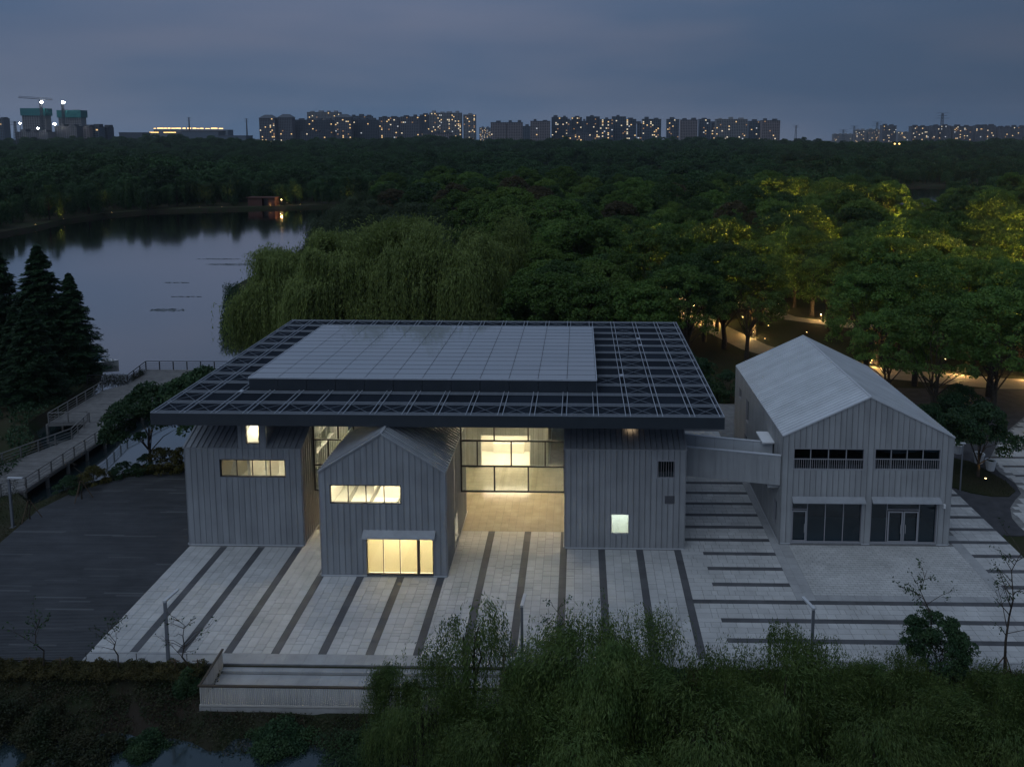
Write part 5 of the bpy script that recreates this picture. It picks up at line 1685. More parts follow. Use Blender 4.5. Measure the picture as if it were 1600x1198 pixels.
me = bpy.data.meshes.new("boardwalk"); me.from_pydata(V, [], [(a, b_, c) if (tp[b_] - tp[a]).cross(tp[c] - tp[a]).z > 0 else (a, c, b_) for a, b_, c in Fq]); me.update()
pier = tag(put("boardwalk", me, M_["membrane"]), "grey timber boardwalk and lookout platform over the lake", "boardwalk")
def spans(poly, y):
    xs_ = []
    for i in range(len(poly)):
        (xa, ya), (xb, yb_) = poly[i], poly[(i + 1) % len(poly)]
        if (ya <= y < yb_) or (yb_ <= y < ya): xs_.append(xa + (xb - xa) * (y - ya) / (yb_ - ya))
    xs_.sort(); return list(zip(xs_[::2], xs_[1::2]))
pl = []
y = 6.2
while y < 45.5:
    for a, c in spans(PIER, y + .06):
        x = a
        while x < c - .05:
            l = rr.uniform(2.0, 4.5)
            if c - x - l < .6: l = c - x
            pl.append((x + .004, x + l - .004, y, y + .135)); x += l
    y += .145
slab_stuff("boardwalk_plank", pl, M_["pierwood"], PZ - .05, PZ, pier, .004)
eb = MB()
for (xa, ya), (xb, yb_) in zip(PIER, PIER[1:] + PIER[:1]): eb.bar((xa, ya, PZ - .2), (xb, yb_, PZ - .2), .10, .28)
o = eb.build("edge_beam", M_["railwood"], pier); o["kind"] = "stuff"
for (xa, ya), (xb, yb_) in zip(PIER, PIER[1:] + PIER[:1]):
    L_ = math.hypot(xb - xa, yb_ - ya); n = max(1, int(L_ / 2.4))
    for k in range(n):
        f = k / n; box("pile", xa + (xb - xa) * f - .11, xa + (xb - xa) * f + .11, ya + (yb_ - ya) * f - .11, ya + (yb_ - ya) * f + .11, -3.0, PZ - .07, M_["railwood"], pier)


def railing(label, pts, m, h=1.1, step=1.75):
    t_ = thing("railing", label, "railing", (pts[0][0], pts[0][1], PZ))
    for (xa, ya), (xb, yb_) in zip(pts, pts[1:]):
        L_ = math.hypot(xb - xa, yb_ - ya); n = max(1, round(L_ / step))
        for k in range(n + 1):
            if k == 0 and (xa, ya) != pts[0]: continue
            f = k / n; x, y = xa + (xb - xa) * f, ya + (yb_ - ya) * f
            box("post", x - .05, x + .05, y - .05, y + .05, PZ, PZ + h, m, t_)
        for z, s in ((h + .03, .075), (.78, .04), (.5, .04), (.22, .04)):
            q = MB(); q.bar((xa, ya, PZ + z), (xb, yb_, PZ + z), .09 if z > 1 else .04, s); q.build("rail", m, t_)


railing("dark railing along the far and left edges of the lookout platform", [(-5, 45.5), (-26.6, 45.2), (-25.6, 39.4), (-30.5, 39.2)], M_["rail_dark"])
railing("grey railing along the left edge of the platform above the dark bank", [(-27.2, 36.9), (-26.5, 26.5), (-22.7, 27.1)], M_["railwood"])
railing("long grey railing along the left side of the narrow boardwalk", [(-22.3, 26.8), (-21.2, 22.3), (-23.7, 16.2), (-29.5, 7.8)], M_["railwood"])
railing("long grey railing along the right side of the narrow boardwalk", [(-6.2, 38.7), (-17.3, 38.1), (-19.1, 28), (-18.1, 22.8), (-17.9, 11.3), (-23.0, 6.2)], M_["railwood"])
# moored pale boat behind the conifers
bt = thing("boat", "pale blue and white boat moored behind the conifers, half hidden", "boat", (-36.5, 50.5, WZ))
b = MB()
rings = []
for i in range(9):
    f = i / 8; x = -39 + 5.5 * f; wv = .95 * math.sin(math.pi * min(1, .15 + .85 * (1 - f) ** .6)) ** .6 * (1 - f ** 4) + .02
    rings.append([(x, 50.5 - wv * .6, WZ - .2), (x, 50.5 + wv * .6, WZ - .2), (x, 50.5 + wv, WZ + .55 + .25 * f), (x, 50.5 - wv, WZ + .55 + .25 * f)])
for r0_, r1_ in zip(rings, rings[1:]): b.hexa([r0_[0], r1_[0], r1_[1], r0_[1], r0_[3], r1_[3], r1_[2], r0_[2]])
b.build("hull", M_["white"], bt)
b = MB(); b.hexa([(-38.2, 49.9, WZ + .6), (-36, 49.9, WZ + .65), (-36, 51.1, WZ + .65), (-38.2, 51.1, WZ + .6), (-38, 50, WZ + 1.7), (-36.6, 50, WZ + 1.7), (-36.6, 51, WZ + 1.7), (-38, 51, WZ + 1.7)]); b.build("cabin", mat("boat_blue", (.18, .32, .42), .4), bt)
# reeds in the corner of the platform
P = [(rb.uniform(-30, -26.2), rb.uniform(39.7, 41.2), WZ + rb.uniform(.6, 1.9)) for _ in range(2600)] + [(rb.uniform(-26.3, -25.6), rb.uniform(40.5, 43.5), WZ + rb.uniform(.6, 1.8)) for _ in range(1500)]
scatter("reeds", "dark reeds in the corner of the lookout platform", P, .16, .018, M_["grass"], up=4, kind="thing", cat="reeds")
# lily pads lying on the lake
PADS = [(-52, 132, 9, 1.6), (-43, 136, 8, 1.3), (-56.5, 109, 3, .6), (-47, 95, 3.2, .5), (-44.6, 83.6, 3.4, 1.2), (-33, 122, 6, 1.2), (-62, 140, 6, .9), (-30.5, 76, .8, .5)]
pad_m = mat("lily_pad", (.05, .065, .05), .35)
for i, (cx, cy, rx, ry) in enumerate(PADS):
    V, F = [], []
    for _ in range(int(26 * rx * ry) + 24):
        a, q = rb.uniform(0, 6.28), rb.random() ** .5
        x, y, s = cx + rx * q * math.cos(a), cy + ry * q * math.sin(a), rb.uniform(.08, .22)
        o_ = len(V)
        for k in range(6): V.append((x + s * math.cos(k * 1.047), y + s * math.sin(k * 1.047), WZ + .012))
        F.append(tuple(range(o_, o_ + 6)))
    me = bpy.data.meshes.new("lily_pads"); me.from_pydata(V, [], F)
    tag(put("lily_pads", me, pad_m), "patch of floating leaves drifting on the lake", kind="stuff")

# ------------------------------------------------------------------ right side: dark path, round lawn, curved paving
def sheet(name, pts, z, m, thick=0.0):
    tp_ = [Vector((x, y, z)) for x, y in pts]
    me_ = bpy.data.meshes.new(name)
    Fq_ = tessellate_polygon([tp_])
    V_ = [tuple(v) for v in tp_]; F_ = [(a, b2, c) if (tp_[b2] - tp_[a]).cross(tp_[c] - tp_[a]).z > 0 else (a, c, b2) for a, b2, c in Fq_]
    if thick:
        n = len(V_); V_ += [(x, y, z - thick) for x, y in pts]
        for i in range(n): j = (i + 1) % n; F_.append((i, j, n + j, n + i))
    me_.from_pydata(V_, [], F_); me_.update()
    return tag(put(name, me_, m), kind="structure")


sheet("dark_path", [(63.25, 5.2), (67, 5.2), (120, 5.2), (120, 40), (63.25, 40)], -.03, M_["asphalt"], .08)
lawn = [(63.3, 13.3), (64.5, 12.2), (66, 11.6), (67.4, 11.6), (68.5, 12.6), (68.7, 14.5), (68.2, 16.5), (67.6, 18.6), (66, 19.6), (63.3, 19.6)]
sheet("lawn", lawn, .06, M_["ground"], .1)
P = []
for _ in range(14000):
    x, y = rb.uniform(63.3, 68.8), rb.uniform(11.5, 19.6)
    if inside(x, y, lawn): P.append((x, y, .06 + rb.uniform(0, .07)))
scatter("lawn_grass", "short grass on the round lawn", P, .05, .012, M_["grass"], up=2.5)
cp = [(65.4, 5.2), (65.4, 6.5), (65.6, 7.9), (66.4, 9.6), (67.6, 11.0), (68.8, 12.2), (69.4, 14.2), (69.2, 16.4), (69.6, 19), (74, 25), (84, 35), (110, 35), (110, 5.2)]
cpv = sheet("curved_paving", cp, -.006, M_["mortar"], .06)
cpt = []
y = 5.3
while y < 34:
    x = 65.2 + rr.uniform(0, .4)
    while x < 96:
        l = rr.choice((.6, .8, 1.0))
        if all(inside(a, c, cp) for a, c in ((x, y), (x + l, y), (x, y + .5), (x + l, y + .5))): cpt.append((x + JG, x + l - JG, y + JG, y + .5 - JG))
        x += l
    y += .5
slab_stuff("paving", cpt, M_["paving"], -.002, .001, cpv, .001)
for yb in bands_y[7:]:
    x = {5.98: 67.2, 7.92: 66.7}.get(yb, 67.9 if yb < 10.5 else 70.2 if yb < 20 else 70.2 + (yb - 19) * .95)
    for k in range(8): box("dark_paving_slab", x + k * 1.2 + .004, x + (k + 1) * 1.2 - .004, yb - .21, yb + .21, -.02, .003, M_["paving_dark"], cpv)
for k, (x, y) in enumerate(((66.0, 22.2), (67.4, 20.6), (68.3, 18.4), (68.6, 16.9))):
    t_ = thing("planter_pot", "white tapered planter pot in the row beside the round lawn", "planter", (x, y, .0), "white planter pots by the lawn")
    b = MB(); b.lathe([(.34, 0), (.46, .85), (.50, .85), (.50, .95), (.42, .95), (.40, .8)], 14, (x, y, 0)); b.build("pot", M_["white"], t_, smooth=False)
    b = MB(); b.lathe([(.40, .8), (.3, .86)], 10, (x, y, 0)); b.build("soil", M_["soil"], t_)
# park paths
for k, (line, wd_) in enumerate(PATHS):
    L_, R_ = [], []
    for i, (x, y) in enumerate(line):
        a = Vector(line[max(i - 1, 0)]); c = Vector(line[min(i + 1, len(line) - 1)]); d = (c - a).normalized()
        L_.append((x - d.y * wd_, y + d.x * wd_)); R_.append((x + d.y * wd_, y - d.x * wd_))
    sheet("park_path", L_ + R_[::-1], GZ + .03 + k * .006, M_["path"])

# ------------------------------------------------------------------ park lights
glow = emit("sodium_glow", (1.0, .60, .20), 60.0)
lens_m = emit("uplight_lens_glow", (1.0, .62, .25), 8.0)
UPL = bpy.data.lights.new("uplight_beam", 'SPOT'); UPL.energy = 4500; UPL.spot_size = math.radians(120); UPL.spot_blend = .7; UPL.color = (1.0, .60, .14); UPL.shadow_soft_size = .12
PATHL = bpy.data.lights.new("bollard_beam", 'POINT'); PATHL.energy = 380; PATHL.color = (1.0, .62, .25); PATHL.shadow_soft_size = .1


def uplight(x, y, lab, pw=1.0, z=GZ):
    t_ = thing("uplight", lab, "ground lamp", (x, y, z), "warm ground lamps lighting the trees from below")
    b_ = MB(); b_.lathe([(.12, 0), (.14, .22), (.10, .22)], 10, (x, y, z)); b_.build("housing", M_["rail_dark"], t_)
    b_ = MB(); b_.lathe([(.09, .225), (.08, .235)], 10, (x, y, z)); b_.build("lens", lens_m, t_)
    ld = UPL if pw == 1.0 else UPL.copy()
    ld.energy = UPL.energy * pw if ld is not UPL else UPL.energy
    lo_ = bpy.data.objects.new("uplight_beam", ld); COL.objects.link(lo_); lo_.parent = t_; lo_.location = (0, 0, .3); lo_.rotation_euler = (math.pi, 0, 0)


def bollard(x, y, pw=1.0):
    t_ = thing("bollard_lamp", "low warm bollard lamp beside a path in the dark park wood", "bollard lamp", (x, y, GZ), "bollard lamps along the park paths")
    b_ = MB(); b_.lathe([(.07, 0), (.07, .8)], 8, (x, y, GZ)); b_.build("post", M_["rail_dark"], t_)
    b_ = MB(); b_.lathe([(.065, .80), (.065, .93)], 8, (x, y, GZ)); b_.build("lens", glow, t_)
    b_ = MB(); b_.lathe([(.08, .935), (.08, .97)], 8, (x, y, GZ)); b_.build("cap", M_["rail_dark"], t_)
    lo_ = bpy.data.objects.new("bollard_beam", PATHL); COL.objects.link(lo_); lo_.parent = t_; lo_.location = (.0, -.25, 1.05)


UL = [(lx_ + dx_, ly_ - 3.5, 6.0) for lx_, ly_ in LIT for dx_ in (-3, 3)] + [(66, 66, .25), (72, 61, .3), (84, 66, .3), (93, 70, .3), (81, 52, .3), (97, 55, .35), (61, 70, .25), (50, 70, .2), (70, 50, .25), (89, 44, .3), (13.5, 66, .4), (48, 73, 1.0), (58.5, 62, .6), (61, 89, 1.0), (78, 60, .8), (90, 46, 1.0), (72, 96, 1.0), (107, 146, 2.0), (112, 86, 2.0), (116, 90, 2.5), (120, 104, 2.5), (134, 126, 3.0), (138, 142, 3.0), (98, 128, 1.5), (66, 112, .8), (54, 96, .8)]
for x, y, pw in UL: uplight(x, y, "warm ground lamp at the foot of a park tree", pw)
uplight(66.9, 14.5, "warm ground lamp at the foot of the small tree on the round lawn", .012, .06)
for (line, wd_) in PATHS:
    for (xa, ya), (xb, yb_) in zip(line, line[1:]):
        L_ = math.hypot(xb - xa, yb_ - ya); n = max(1, int(L_ / 7))
        for k in range(n):
            f = (k + .5) / n; d = Vector((xb - xa, yb_ - ya)).normalized()
            bollard(xa + (xb - xa) * f - d.y * (wd_ + .4), ya + (yb_ - ya) * f + d.x * (wd_ + .4))
# lights on the far shore
for i, (x, y, pw) in enumerate(((-118, 262, 3), (-150, 239, 3), (-153, 216, 3), (-151, 199, 3), (-127, 262, 2), (-101, 270, 1.2), (-90, 275, 3), (-98, 281, 3), (-72, 283, 2), (-62, 281, 2), (-52, 300, 3), (-44, 272, 3), (-38, 268, 2))):
    uplight(x, y, "small warm lamp among the trees of the far lake shore", pw * .13)
for i, (x, y) in enumerate(((-96.5, 271), (-60, 281.5))):
    t_ = thing("shore_lamp", "bright warm lamp on a post by the far lake shore", "lamp", (x, y, GZ), "lamps by the far lake shore")
    b = MB(); b.tube([(x, y, GZ), (x, y, 2.2)], .05, 6); b.build("post", M_["rail_dark"], t_)
    b = MB(); b.lathe([(.05, 2.2), (.25, 2.35), (.25, 2.6), (.05, 2.7)], 8, (x, y, 0)); b.build("globe", emit("shore_globe", (1, .62, .22), 8), t_)
    lo_ = bpy.data.objects.new("bollard_beam", PATHL); COL.objects.link(lo_); lo_.parent = t_; lo_.location = (0, -.6, 2.4)
pv = thing("pavilion", "low red brick pavilion lit by warm lamps on the far lake shore", "pavilion", (-104, 270, GZ))
redm = mat("red_brick", (.085, .036, .028), .85)
b = MB(); b.box(-110.5, -104.5, 270, 275, GZ, 3.2); b.box(-101.8, -99, 270, 275, GZ, 3.2); b.build("wall", redm, pv)
b = MB(); b.box(-111, -98.6, 269.5, 275.5, 3.21, 3.5); b.build("roof", redm, pv)
b = MB(); b.box(-104.4, -101.9, 271.5, 274, GZ, 3.1); b.build("recess", M_["rail_dark"], pv)

# ------------------------------------------------------------------ the city beyond the woods
FO = Vector((30.2552, -51.7175, 31.0))
fr_, fd_, ff_ = Vector(RIGHT), Vector(DOWN), Vector(FWD)
def sight(px, py, D):
    """world point at depth D (metres north) on the sight line through photo point px, py - used to survey the far city"""
    d = fr_ * ((px - 889.16) / 1195.375) + fd_ * ((py - 345.99) / 1195.375) + ff_
    return FO + d * ((D - FO.y) / d.y)


lit_ms = [emit("lit_window_warm", (1.0, .66, .30), 1.15), emit("lit_window_pale", (1.0, .84, .58), 1.0), emit("lit_window_cool", (.86, .93, 1.0), .65), emit("lit_window_dim", (1.0, .55, .25), .34)]
facades = {"dark": mat("dark_facade", (.07, .085, .11), .7), "grey": mat("grey_facade", (.15, .155, .18), .7), "pink": mat("pinkish_facade", (.27, .23, .235), .7), "pale": mat("pale_facade", (.25, .25, .26), .7), "blue": mat("blue_grey_facade", (.11, .14, .18), .7)}
roofm = mat("city_roof", (.07, .08, .10), .7)
winm = mat("dark_city_window", (.035, .045, .06), .25)
netm = mat("teal_safety_net", (.015, .16, .17), .7)
rc = random.Random(12)


def tower(px0, px1, pyt, D, style, lit, label, roof="flat", dep=18, crown=None, bay=3.4, group="apartment towers on the skyline", name="apartment_tower"):
    a, b_ = sight(px0, pyt, D), sight(px1, pyt, D)
    x0, x1, h = a.x, b_.x, a.z
    side = dep / (D - FO.y)                         # what the flank shows beside the front
    if x1 < FO.x: x1 -= min((FO.x - x1) * side, (x1 - x0) * .4)
    elif x0 > FO.x: x0 += min((x0 - FO.x) * side, (x1 - x0) * .4)
    t_ = thing(name, label, "apartment block", ((x0 + x1) / 2, D, 0), group)
    fm = facades[style]
    w_ = MB(); w_.box(x0, x1, D, D + dep, 0, h)
    nfl = max(3, int(h / 3.1)); fh = h / nfl
    nb = max(2, int((x1 - x0) / bay)); bw_ = (x1 - x0) / nb
    low = max(0, int(nfl * .02))
    for k in range(nfl + 1): w_.box(x0 - .25, x1 + .25, D - .45, D - .003, k * fh - .28, k * fh + .28) if k else None
    for k in range(0, nb + 1, 1 if rc.random() < .4 else 2): w_.box(x0 + k * bw_ - .35, x0 + k * bw_ + .35, D - .6, D - .452, 3, h + .2)
    w_.build("wall", fm, t_)
    wn = MB()
    lw_ = [MB() for _ in lit_ms]
    col_bias = [rc.random() ** 2 for _ in range(nb)]
    for k in range(low, nfl):
        for c in range(nb):
            xa, xb = x0 + c * bw_ + .75, x0 + (c + 1) * bw_ - .75; za, zb = k * fh + .75, (k + 1) * fh - .5
            if rc.random() < lit * .85 * (.3 + 2.3 * col_bias[c]):
                lw_[rc.choices(range(4), (.34, .30, .12, .24))[0]].box(xa - .1, xb + .1, D - .5, D - .004, za, zb)
            else: wn.box(xa, xb, D - .06, D - .004, za, zb)
    q = wn.build("window", winm, t_); q["kind"] = "stuff"
    for q_, m_ in zip(lw_, lit_ms):
        if q_.v: q = q_.build("lit_window", m_, t_); q["kind"] = "stuff"
    rf = MB()
    if roof == "hip":
        rf.hexa([(x0 - 1.5, D - 1.5, h), (x1 + 1.5, D - 1.5, h), (x1 + 1.5, D + dep + 1.5, h), (x0 - 1.5, D + dep + 1.5, h), (x0 + (x1 - x0) * .3, D + 5, h + 7), (x1 - (x1 - x0) * .3, D + 5, h + 7), (x1 - (x1 - x0) * .3, D + dep - 5, h + 7), (x0 + (x1 - x0) * .3, D + dep - 5, h + 7)])
    else:
        rf.box(x0 - .4, x1 + .4, D - .7, D + dep + .4, h + .01, h + 1.0)
        n = max(1, int((x1 - x0) / 16))
        for k in range(n):
            cx = x0 + (k + .5) * (x1 - x0) / n + rc.uniform(-2, 2); wd_ = rc.uniform(2.5, 5)
            rf.box(cx - wd_, cx + wd_, D + 3, D + dep - 3, h + 1.01, h + rc.uniform(3, 5.5))
    rf.build("roof", roofm if style != "pale" or roof == "hip" else fm, t_)
    return t_, x0, x1, h


D1 = 1500
TW = [(480, 534, 176, 1750, "pale", .10, "pale tower block with two roof turrets standing highest behind the dark slab", "flat"),
      (405, 434, 185, D1, "grey", .10, "grey tower with a peaked roof at the left end of the main city row", "hip"), (434, 461, 184, D1 + 10, "grey", .08, "second grey tower with a peaked roof from the left end of the main row", "hip"),
      (461, 523, 188, D1 + 40, "dark", .035, "long dark slab block between the peaked-roof towers", "flat"), (470, 524, 206, D1 - 60, "dark", .05, "low dark block in front of the long dark slab", "flat"),
      (523, 552, 184, D1, "grey", .13, "grey tower with a peaked roof right of the long dark slab", "hip"), (546, 583, 182, 1760, "blue", .06, "blue grey block showing only its lit top floors behind the row", "flat"),
      (552, 593, 188, D1 + 30, "dark", .06, "dark slab with a few bright windows left of the tall pair", "flat"), (592, 626, 184, D1 + 10, "grey", .09, "grey tower, left one of the pair with humped roofs", "flat"),
      (626, 657, 183, D1, "grey", .11, "grey tower, right one of the pair with humped roofs", "flat"), (656, 673, 180, 1760, "dark", .03, "narrow dark block in the gap before the tallest pale tower", "flat"),
      (660, 706, 209, D1 - 80, "pink", .04, "low pinkish block with a dark roof in front of the tallest pale tower", "flat"), (671, 722, 177, D1 + 120, "pale", .13, "tallest pale striped tower with many lit windows", "flat"),
      (724, 744, 180, D1 + 120, "pale", .12, "narrow pale tower at the right end of the left cluster", "flat"),
      (767, 792, 192, D1 + 50, "pink", .006, "square pinkish block with an even window grid, left of its twin", "flat"), (792, 817, 192, D1 + 52, "pink", .006, "square pinkish block with an even window grid, right of its twin", "flat"),
      (817, 831, 198, D1 + 200, "blue", .02, "short blue grey block behind the pinkish twins", "flat"), (829, 860, 190, D1 + 30, "pink", .01, "pinkish gridded block with a dark roof and a reddish right side", "flat"),
      (862, 887, 184, D1 + 60, "dark", .12, "dark block with scattered lights right of the reddish one", "flat"), (893, 909, 184, D1 + 80, "dark", .08, "narrow dark block standing alone in the middle of the row", "flat"),
      (887, 893, 189, D1 + 200, "blue", .06, "thin sliver of a block between two dark ones", "flat"), (909, 916, 190, D1 + 210, "blue", .08, "thin pale sliver of a block right of the narrow dark one", "flat"),
      (916, 937, 183, D1 + 60, "dark", .10, "dark block with a stepped roof left of the round topped blocks", "flat"), (937, 958, 187, D1 + 30, "blue", .14, "blue grey block with a bright window column", "flat"),
      (956, 978, 183, D1 + 60, "blue", .10, "blue grey block with a raised middle roof", "flat"), (978, 994, 187, D1 + 40, "blue", .16, "brightly lit blue grey block before the gap in the row", "flat"),
      (884, 940, 210, D1 - 60, "grey", .16, "low lit block along the foot of the middle towers", "flat"), (995, 1003, 194, D1, "blue", .10, "short lit wing at the left of a lone tower", "flat"), (1003, 1033, 187, D1 - 20, "blue", .15, "lone blue grey tower with a bright lower corner", "flat"),
      (1041, 1061, 187, D1 + 60, "blue", .14, "blue grey block with a cluster of bright upper windows", "flat"), (1062, 1090, 188, D1 + 40, "pink", .03, "pinkish block with a dark roof right of the bright cluster", "flat"), (1091, 1110, 187, D1 + 70, "blue", .14, "thin tall blue grey block left of the long pale one", "flat"),
      (1110, 1118, 193, D1 + 200, "dark", .20, "thin dark block with a lit edge", "flat"), (1117, 1168, 187, D1 + 40, "pale", .06, "long pale block with greenish lights at its foot", "flat"), (1168, 1189, 190, D1 + 70, "blue", .06, "block with a red lit lower left corner", "flat"), (1188, 1219, 189, D1 + 40, "pink", .03, "pinkish block at the right end of the main row", "flat"),
      (1375, 1401, 197, 2100, "grey", .06, "grey block rising above the hazy far right blocks", "flat"), (1420, 1452, 198, 1900, "grey", .10, "left end block of the long lit row at the far right", "flat"), (1452, 1486, 197, 1905, "grey", .10, "block below the big pylon in the far right row", "flat"), (1486, 1520, 198, 1900, "grey", .12, "block right of the big pylon in the far right row", "flat"), (1520, 1556, 197, 1905, "grey", .12, "lit block in the middle of the far right row", "flat"), (1556, 1604, 199, 1900, "grey", .10, "block cut by the right edge of the picture", "flat"),
      (1334, 1354, 204, 2500, "pale", .10, "hazy pale block at the left of the far right group", "flat"), (1354, 1376, 203, 2500, "pale", .12, "hazy pale block left of the one that rises above it", "flat"), (1400, 1421, 207, 2500, "pale", .10, "hazy low block before the long lit row", "flat"),
      (749, 767, 200, 3000, "blue", .22, "very distant speckled block in the gap between the two clusters", "flat"), (1300, 1334, 210, 3000, "pale", .05, "very distant low block fading into the sky on the right", "flat"),
      (-4, 11, 186, 1500, "blue", .02, "blue grey block cut by the left edge of the picture", "flat"), (86, 130, 198, 1250, "grey", .012, "grey block in front of the right half-built tower", "flat"), (130, 145, 198, 1260, "pink", .03, "pinkish block right of the half-built towers", "flat"), (145, 159, 199, 1270, "blue", .03, "blue grey block second from the right end of the construction group", "flat"), (159, 174, 200, 1290, "dark", .01, "dark block at the right end of the construction group", "flat"),
      (24, 86, 207, 1230, "grey", .03, "low unfinished block at the foot of the half-built towers", "flat")]
for q in TW: tower(*q)
for (p0, p1, pt, lab) in ((34, 79, 170, "half-built tower wrapped in teal netting, left one of two"), (91, 134, 173, "half-built tower wrapped in teal netting, right one of two")):
    t_, x0, x1, h = tower(p0, p1, pt + 2, 1400, "pale", .01, lab, "flat", 16, group="half-built towers", name="construction_tower", bay=4.2)
    zb = sight(p0, pt + 11, 1400).z
    nb_ = MB()
    for (a, c, d, e) in ((x0 - 2, x1 + 2, 1398, 1398.6), (x0 - 2, x1 + 2, 1417, 1417.6)): nb_.box(a, c, d, e, zb, h + 3)
    nb_.box(x0 - 2, x0 - 1.4, 1398.61, 1416.99, zb, h + 3); nb_.box(x1 + 1.4, x1 + 2, 1398.61, 1416.99, zb, h + 3)
    nb_.build("safety_net", netm, t_)


def lattice(mb, p0, h, w0, w1, n):
    pr = None
    for k in range(n + 1):
        f = k / n; wd_ = w0 + (w1 - w0) * f; z = p0[2] + h * f
        q = [Vector((p0[0] + sx * wd_, p0[1] + sy * wd_, z)) for sx, sy in ((-1, -1), (1, -1), (1, 1), (-1, 1))]
        if pr:
            for i in range(4):
                mb.bar(pr[i], q[i], .55, .55); mb.bar(pr[i], q[(i + 1) % 4], .35, .35)
        pr = q


flood = emit("floodlight_glow", (1.0, .96, .86), 160.0)
for (px, pt, D, jib, lab) in ((66, 156, 1390, (29, 82), "tower crane with a long level jib over the left half-built tower"), (100, 163, 1390, None, "tower crane mast behind the right half-built tower")):
    t_ = thing("tower_crane", lab, "crane", (sight(px, 200, D).x, D, 0)); zt = sight(px, pt, D).z
    mb = MB(); lattice(mb, (sight(px, 200, D).x, D, 0), zt, 1.2, 1.2, 14); mb.build("mast", roofm, t_)
    if jib:
        mb = MB(); a, c = sight(jib[0], 153, D), sight(jib[1], 156.5, D); mb.bar(a, c, 1.2, 1.2); mb.bar(a + Vector((0, 0, 2.5)), c + Vector((0, 0, 2.5)), .8, .8); mb.build("jib", roofm, t_)
for (px, py, D, s, lab) in ((65, 160, 1385, 2.6, "bright white floodlight on the left crane"), (99, 160.5, 1385, 2.8, "bright white floodlight above the right half-built tower"), (31, 193, 1220, 1.8, "white floodlight at the left foot of the building site"), (59, 201, 1220, 1.6, "warm floodlight low on the building site"), (85, 194, 1220, 2.2, "white floodlight between the two half-built towers")):
    c = sight(px, py, D); t_ = thing("floodlight", lab, "floodlight", tuple(c))
    b = MB()
    for k in range(10):
        a0, a1 = k * .6283, (k + 1) * .6283
        b.hexa([(c.x, c.y, c.z), (c.x + s * math.cos(a0), c.y, c.z + .7 * s * math.sin(a0)), (c.x + s * math.cos(a1), c.y, c.z + .7 * s * math.sin(a1)), (c.x, c.y, c.z), (c.x, c.y + .3, c.z), (c.x + s * math.cos(a0), c.y + .3, c.z + .7 * s * math.sin(a0)), (c.x + s * math.cos(a1), c.y + .3, c.z + .7 * s * math.sin(a1)), (c.x, c.y + .3, c.z)])
    b.build("lens", flood, t_)
    b = MB(); b.box(c.x - s * .7, c.x + s * .7, c.y + .31, c.y + 1.2, c.z - s * .45, c.z + s * .45); b.build("housing", roofm, t_)
    b = MB(); b.tube([(c.x, c.y + .8, 0), (c.x, c.y + .8, c.z - s * .45)], .4, 5); b.build("mast", roofm, t_)
c = sight(1402, 225, 900); t_ = thing("floodlight", "bright warm lamp at the edge of the woods below the far right blocks", "floodlight", tuple(c))
for dx_ in (-3, 2.5):
    b = MB(); b.lathe([(.2, -.8), (.9, -.4), (.9, .4), (.2, .8)], 10, (c.x + dx_, c.y, c.z)); b.build("lens", emit("amber_glow", (1, .60, .18), 5), t_)
b = MB(); b.tube([(c.x, c.y + 1, 0), (c.x, c.y + 1, c.z)], .3, 5); b.bar((c.x - 3.5, c.y + 1, c.z), (c.x + 3, c.y + 1, c.z), .3, .3); b.build("mast", roofm, t_)
# long gold-lit building
a, c = sight(240, 202, 1900), sight(356, 202, 1900)
gb_ = thing("long_building", "long low building with golden lamp rows along its roof edge", "building", ((a.x + c.x) / 2, 1900, 0))
b = MB(); b.box(a.x, c.x, 1900, 1930, 0, a.z - 1); b.build("wall", facades["blue"], gb_)
gold = emit("gold_strip_glow", (1, .62, .22), 3.2)
zt = sight(300, 201, 1900).z
x = a.x + 1; row = thing
ls = MB()
while x < c.x - 8:
    l = rc.uniform(5, 16); ls.box(x, min(x + l, c.x), 1898.5, 1899.9, zt - 1.0, zt + rc.uniform(.3, 1.6)); x += l + rc.uniform(1.0, 6)
q = ls.build("lamp_strip", gold, gb_); q["kind"] = "stuff"
b = MB(); zl = sight(240, 207, 1850).z; xa = sight(233, 207, 1850).x; b.box(xa, sight(276, 207, 1850).x, 1850, 1880, 0, zl - 1); b.build("wing", facades["blue"], gb_)
ls = MB()
for (p, q_) in ((234, 248), (256, 275)): ls.box(sight(p, 207, 1850).x, sight(q_, 207, 1850).x, 1848.5, 1849.9, zl - 1, zl + .5)
q = ls.build("lamp_strip", gold, gb_); q["kind"] = "stuff"
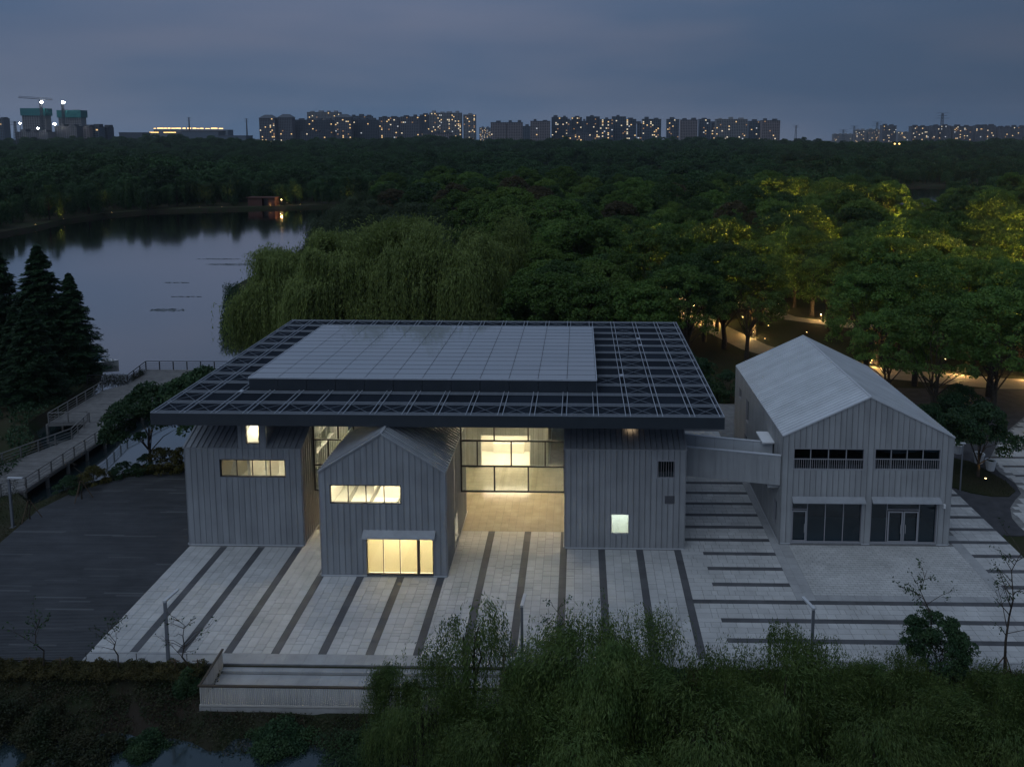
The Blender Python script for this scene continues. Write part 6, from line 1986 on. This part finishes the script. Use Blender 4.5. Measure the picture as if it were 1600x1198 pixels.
for (p0, p1, pt, D, st, lab) in ((284, 341, 206, 1400, "blue", "low blue shed in front of the gold-lit building"), (341, 384, 213, 1350, "blue", "low long shed right of the gold-lit building"), (186, 222, 208, 1500, "dark", "low dark block left of the gold-lit building")):
    a, c = sight(p0, pt, D), sight(p1, pt, D); t_ = thing("shed", lab, "shed", ((a.x + c.x) / 2, D, 0))
    b = MB(); b.box(a.x, c.x, D, D + 30, 0, a.z); b.build("wall", facades[st], t_)
    b = MB(); b.box(a.x - .5, c.x + .5, D - .5, D + 30.5, a.z + .01, a.z + 1.2); b.build("roof", roofm, t_)
# pylons
for (px, pt, D, arm, lab) in ((1473, 177, 1500, 12, "large lattice pylon standing above the far right row"), (1371, 191, 2000, 13, "smaller lattice pylon left of the far right row"), (1335, 197, 2300, 13, "distant pylon at the left of the hazy blocks"), (295, 184, 1500, 4, "slim pylon in front of the gold-lit building"), (385, 186, 1600, 4, "slim pylon left of the main city row"), (23, 190, 1150, 8, "dark lattice pylon before the building site"), (1244, 196, 2300, 10, "faint pylon in the gap right of the main row"), (1318, 203, 2600, 14, "faintest pylon before the hazy blocks")):
    c = sight(px, pt, D); t_ = thing("pylon", lab, "pylon", (c.x, D, 0))
    mb = MB(); lattice(mb, (c.x, D, 0), c.z, arm * .35, arm * .1, 12)
    mb.build("tower", roofm, t_)
    mb = MB()
    for k, f in enumerate((1.0, .93, .86)):
        z = c.z * f if arm > 10 else c.z * (1 - (1 - f) * .8); wv = arm * (1.0, .75, 1.15)[k]
        mb.bar((c.x - wv, D, z), (c.x + wv, D, z), .6, .6)
    mb.build("crossarm", roofm, t_)

# ------------------------------------------------------------------ air
hz = bpy.data.materials.new("haze_air"); hz.use_nodes = True
t = hz.node_tree
t.nodes.remove(t.nodes["Principled BSDF"])
pvn = t.nodes.new("ShaderNodeVolumePrincipled")
pvn.inputs["Color"].default_value = (.82, .90, 1.0, 1); pvn.inputs["Density"].default_value = 0.00006
t.links.new(pvn.outputs[0], t.nodes["Material Output"].inputs["Volume"])
b = MB(); b.box(-2500, 2600, -500, 3300, -9.0, 150)
tag(b.build("haze", hz), kind="stuff")
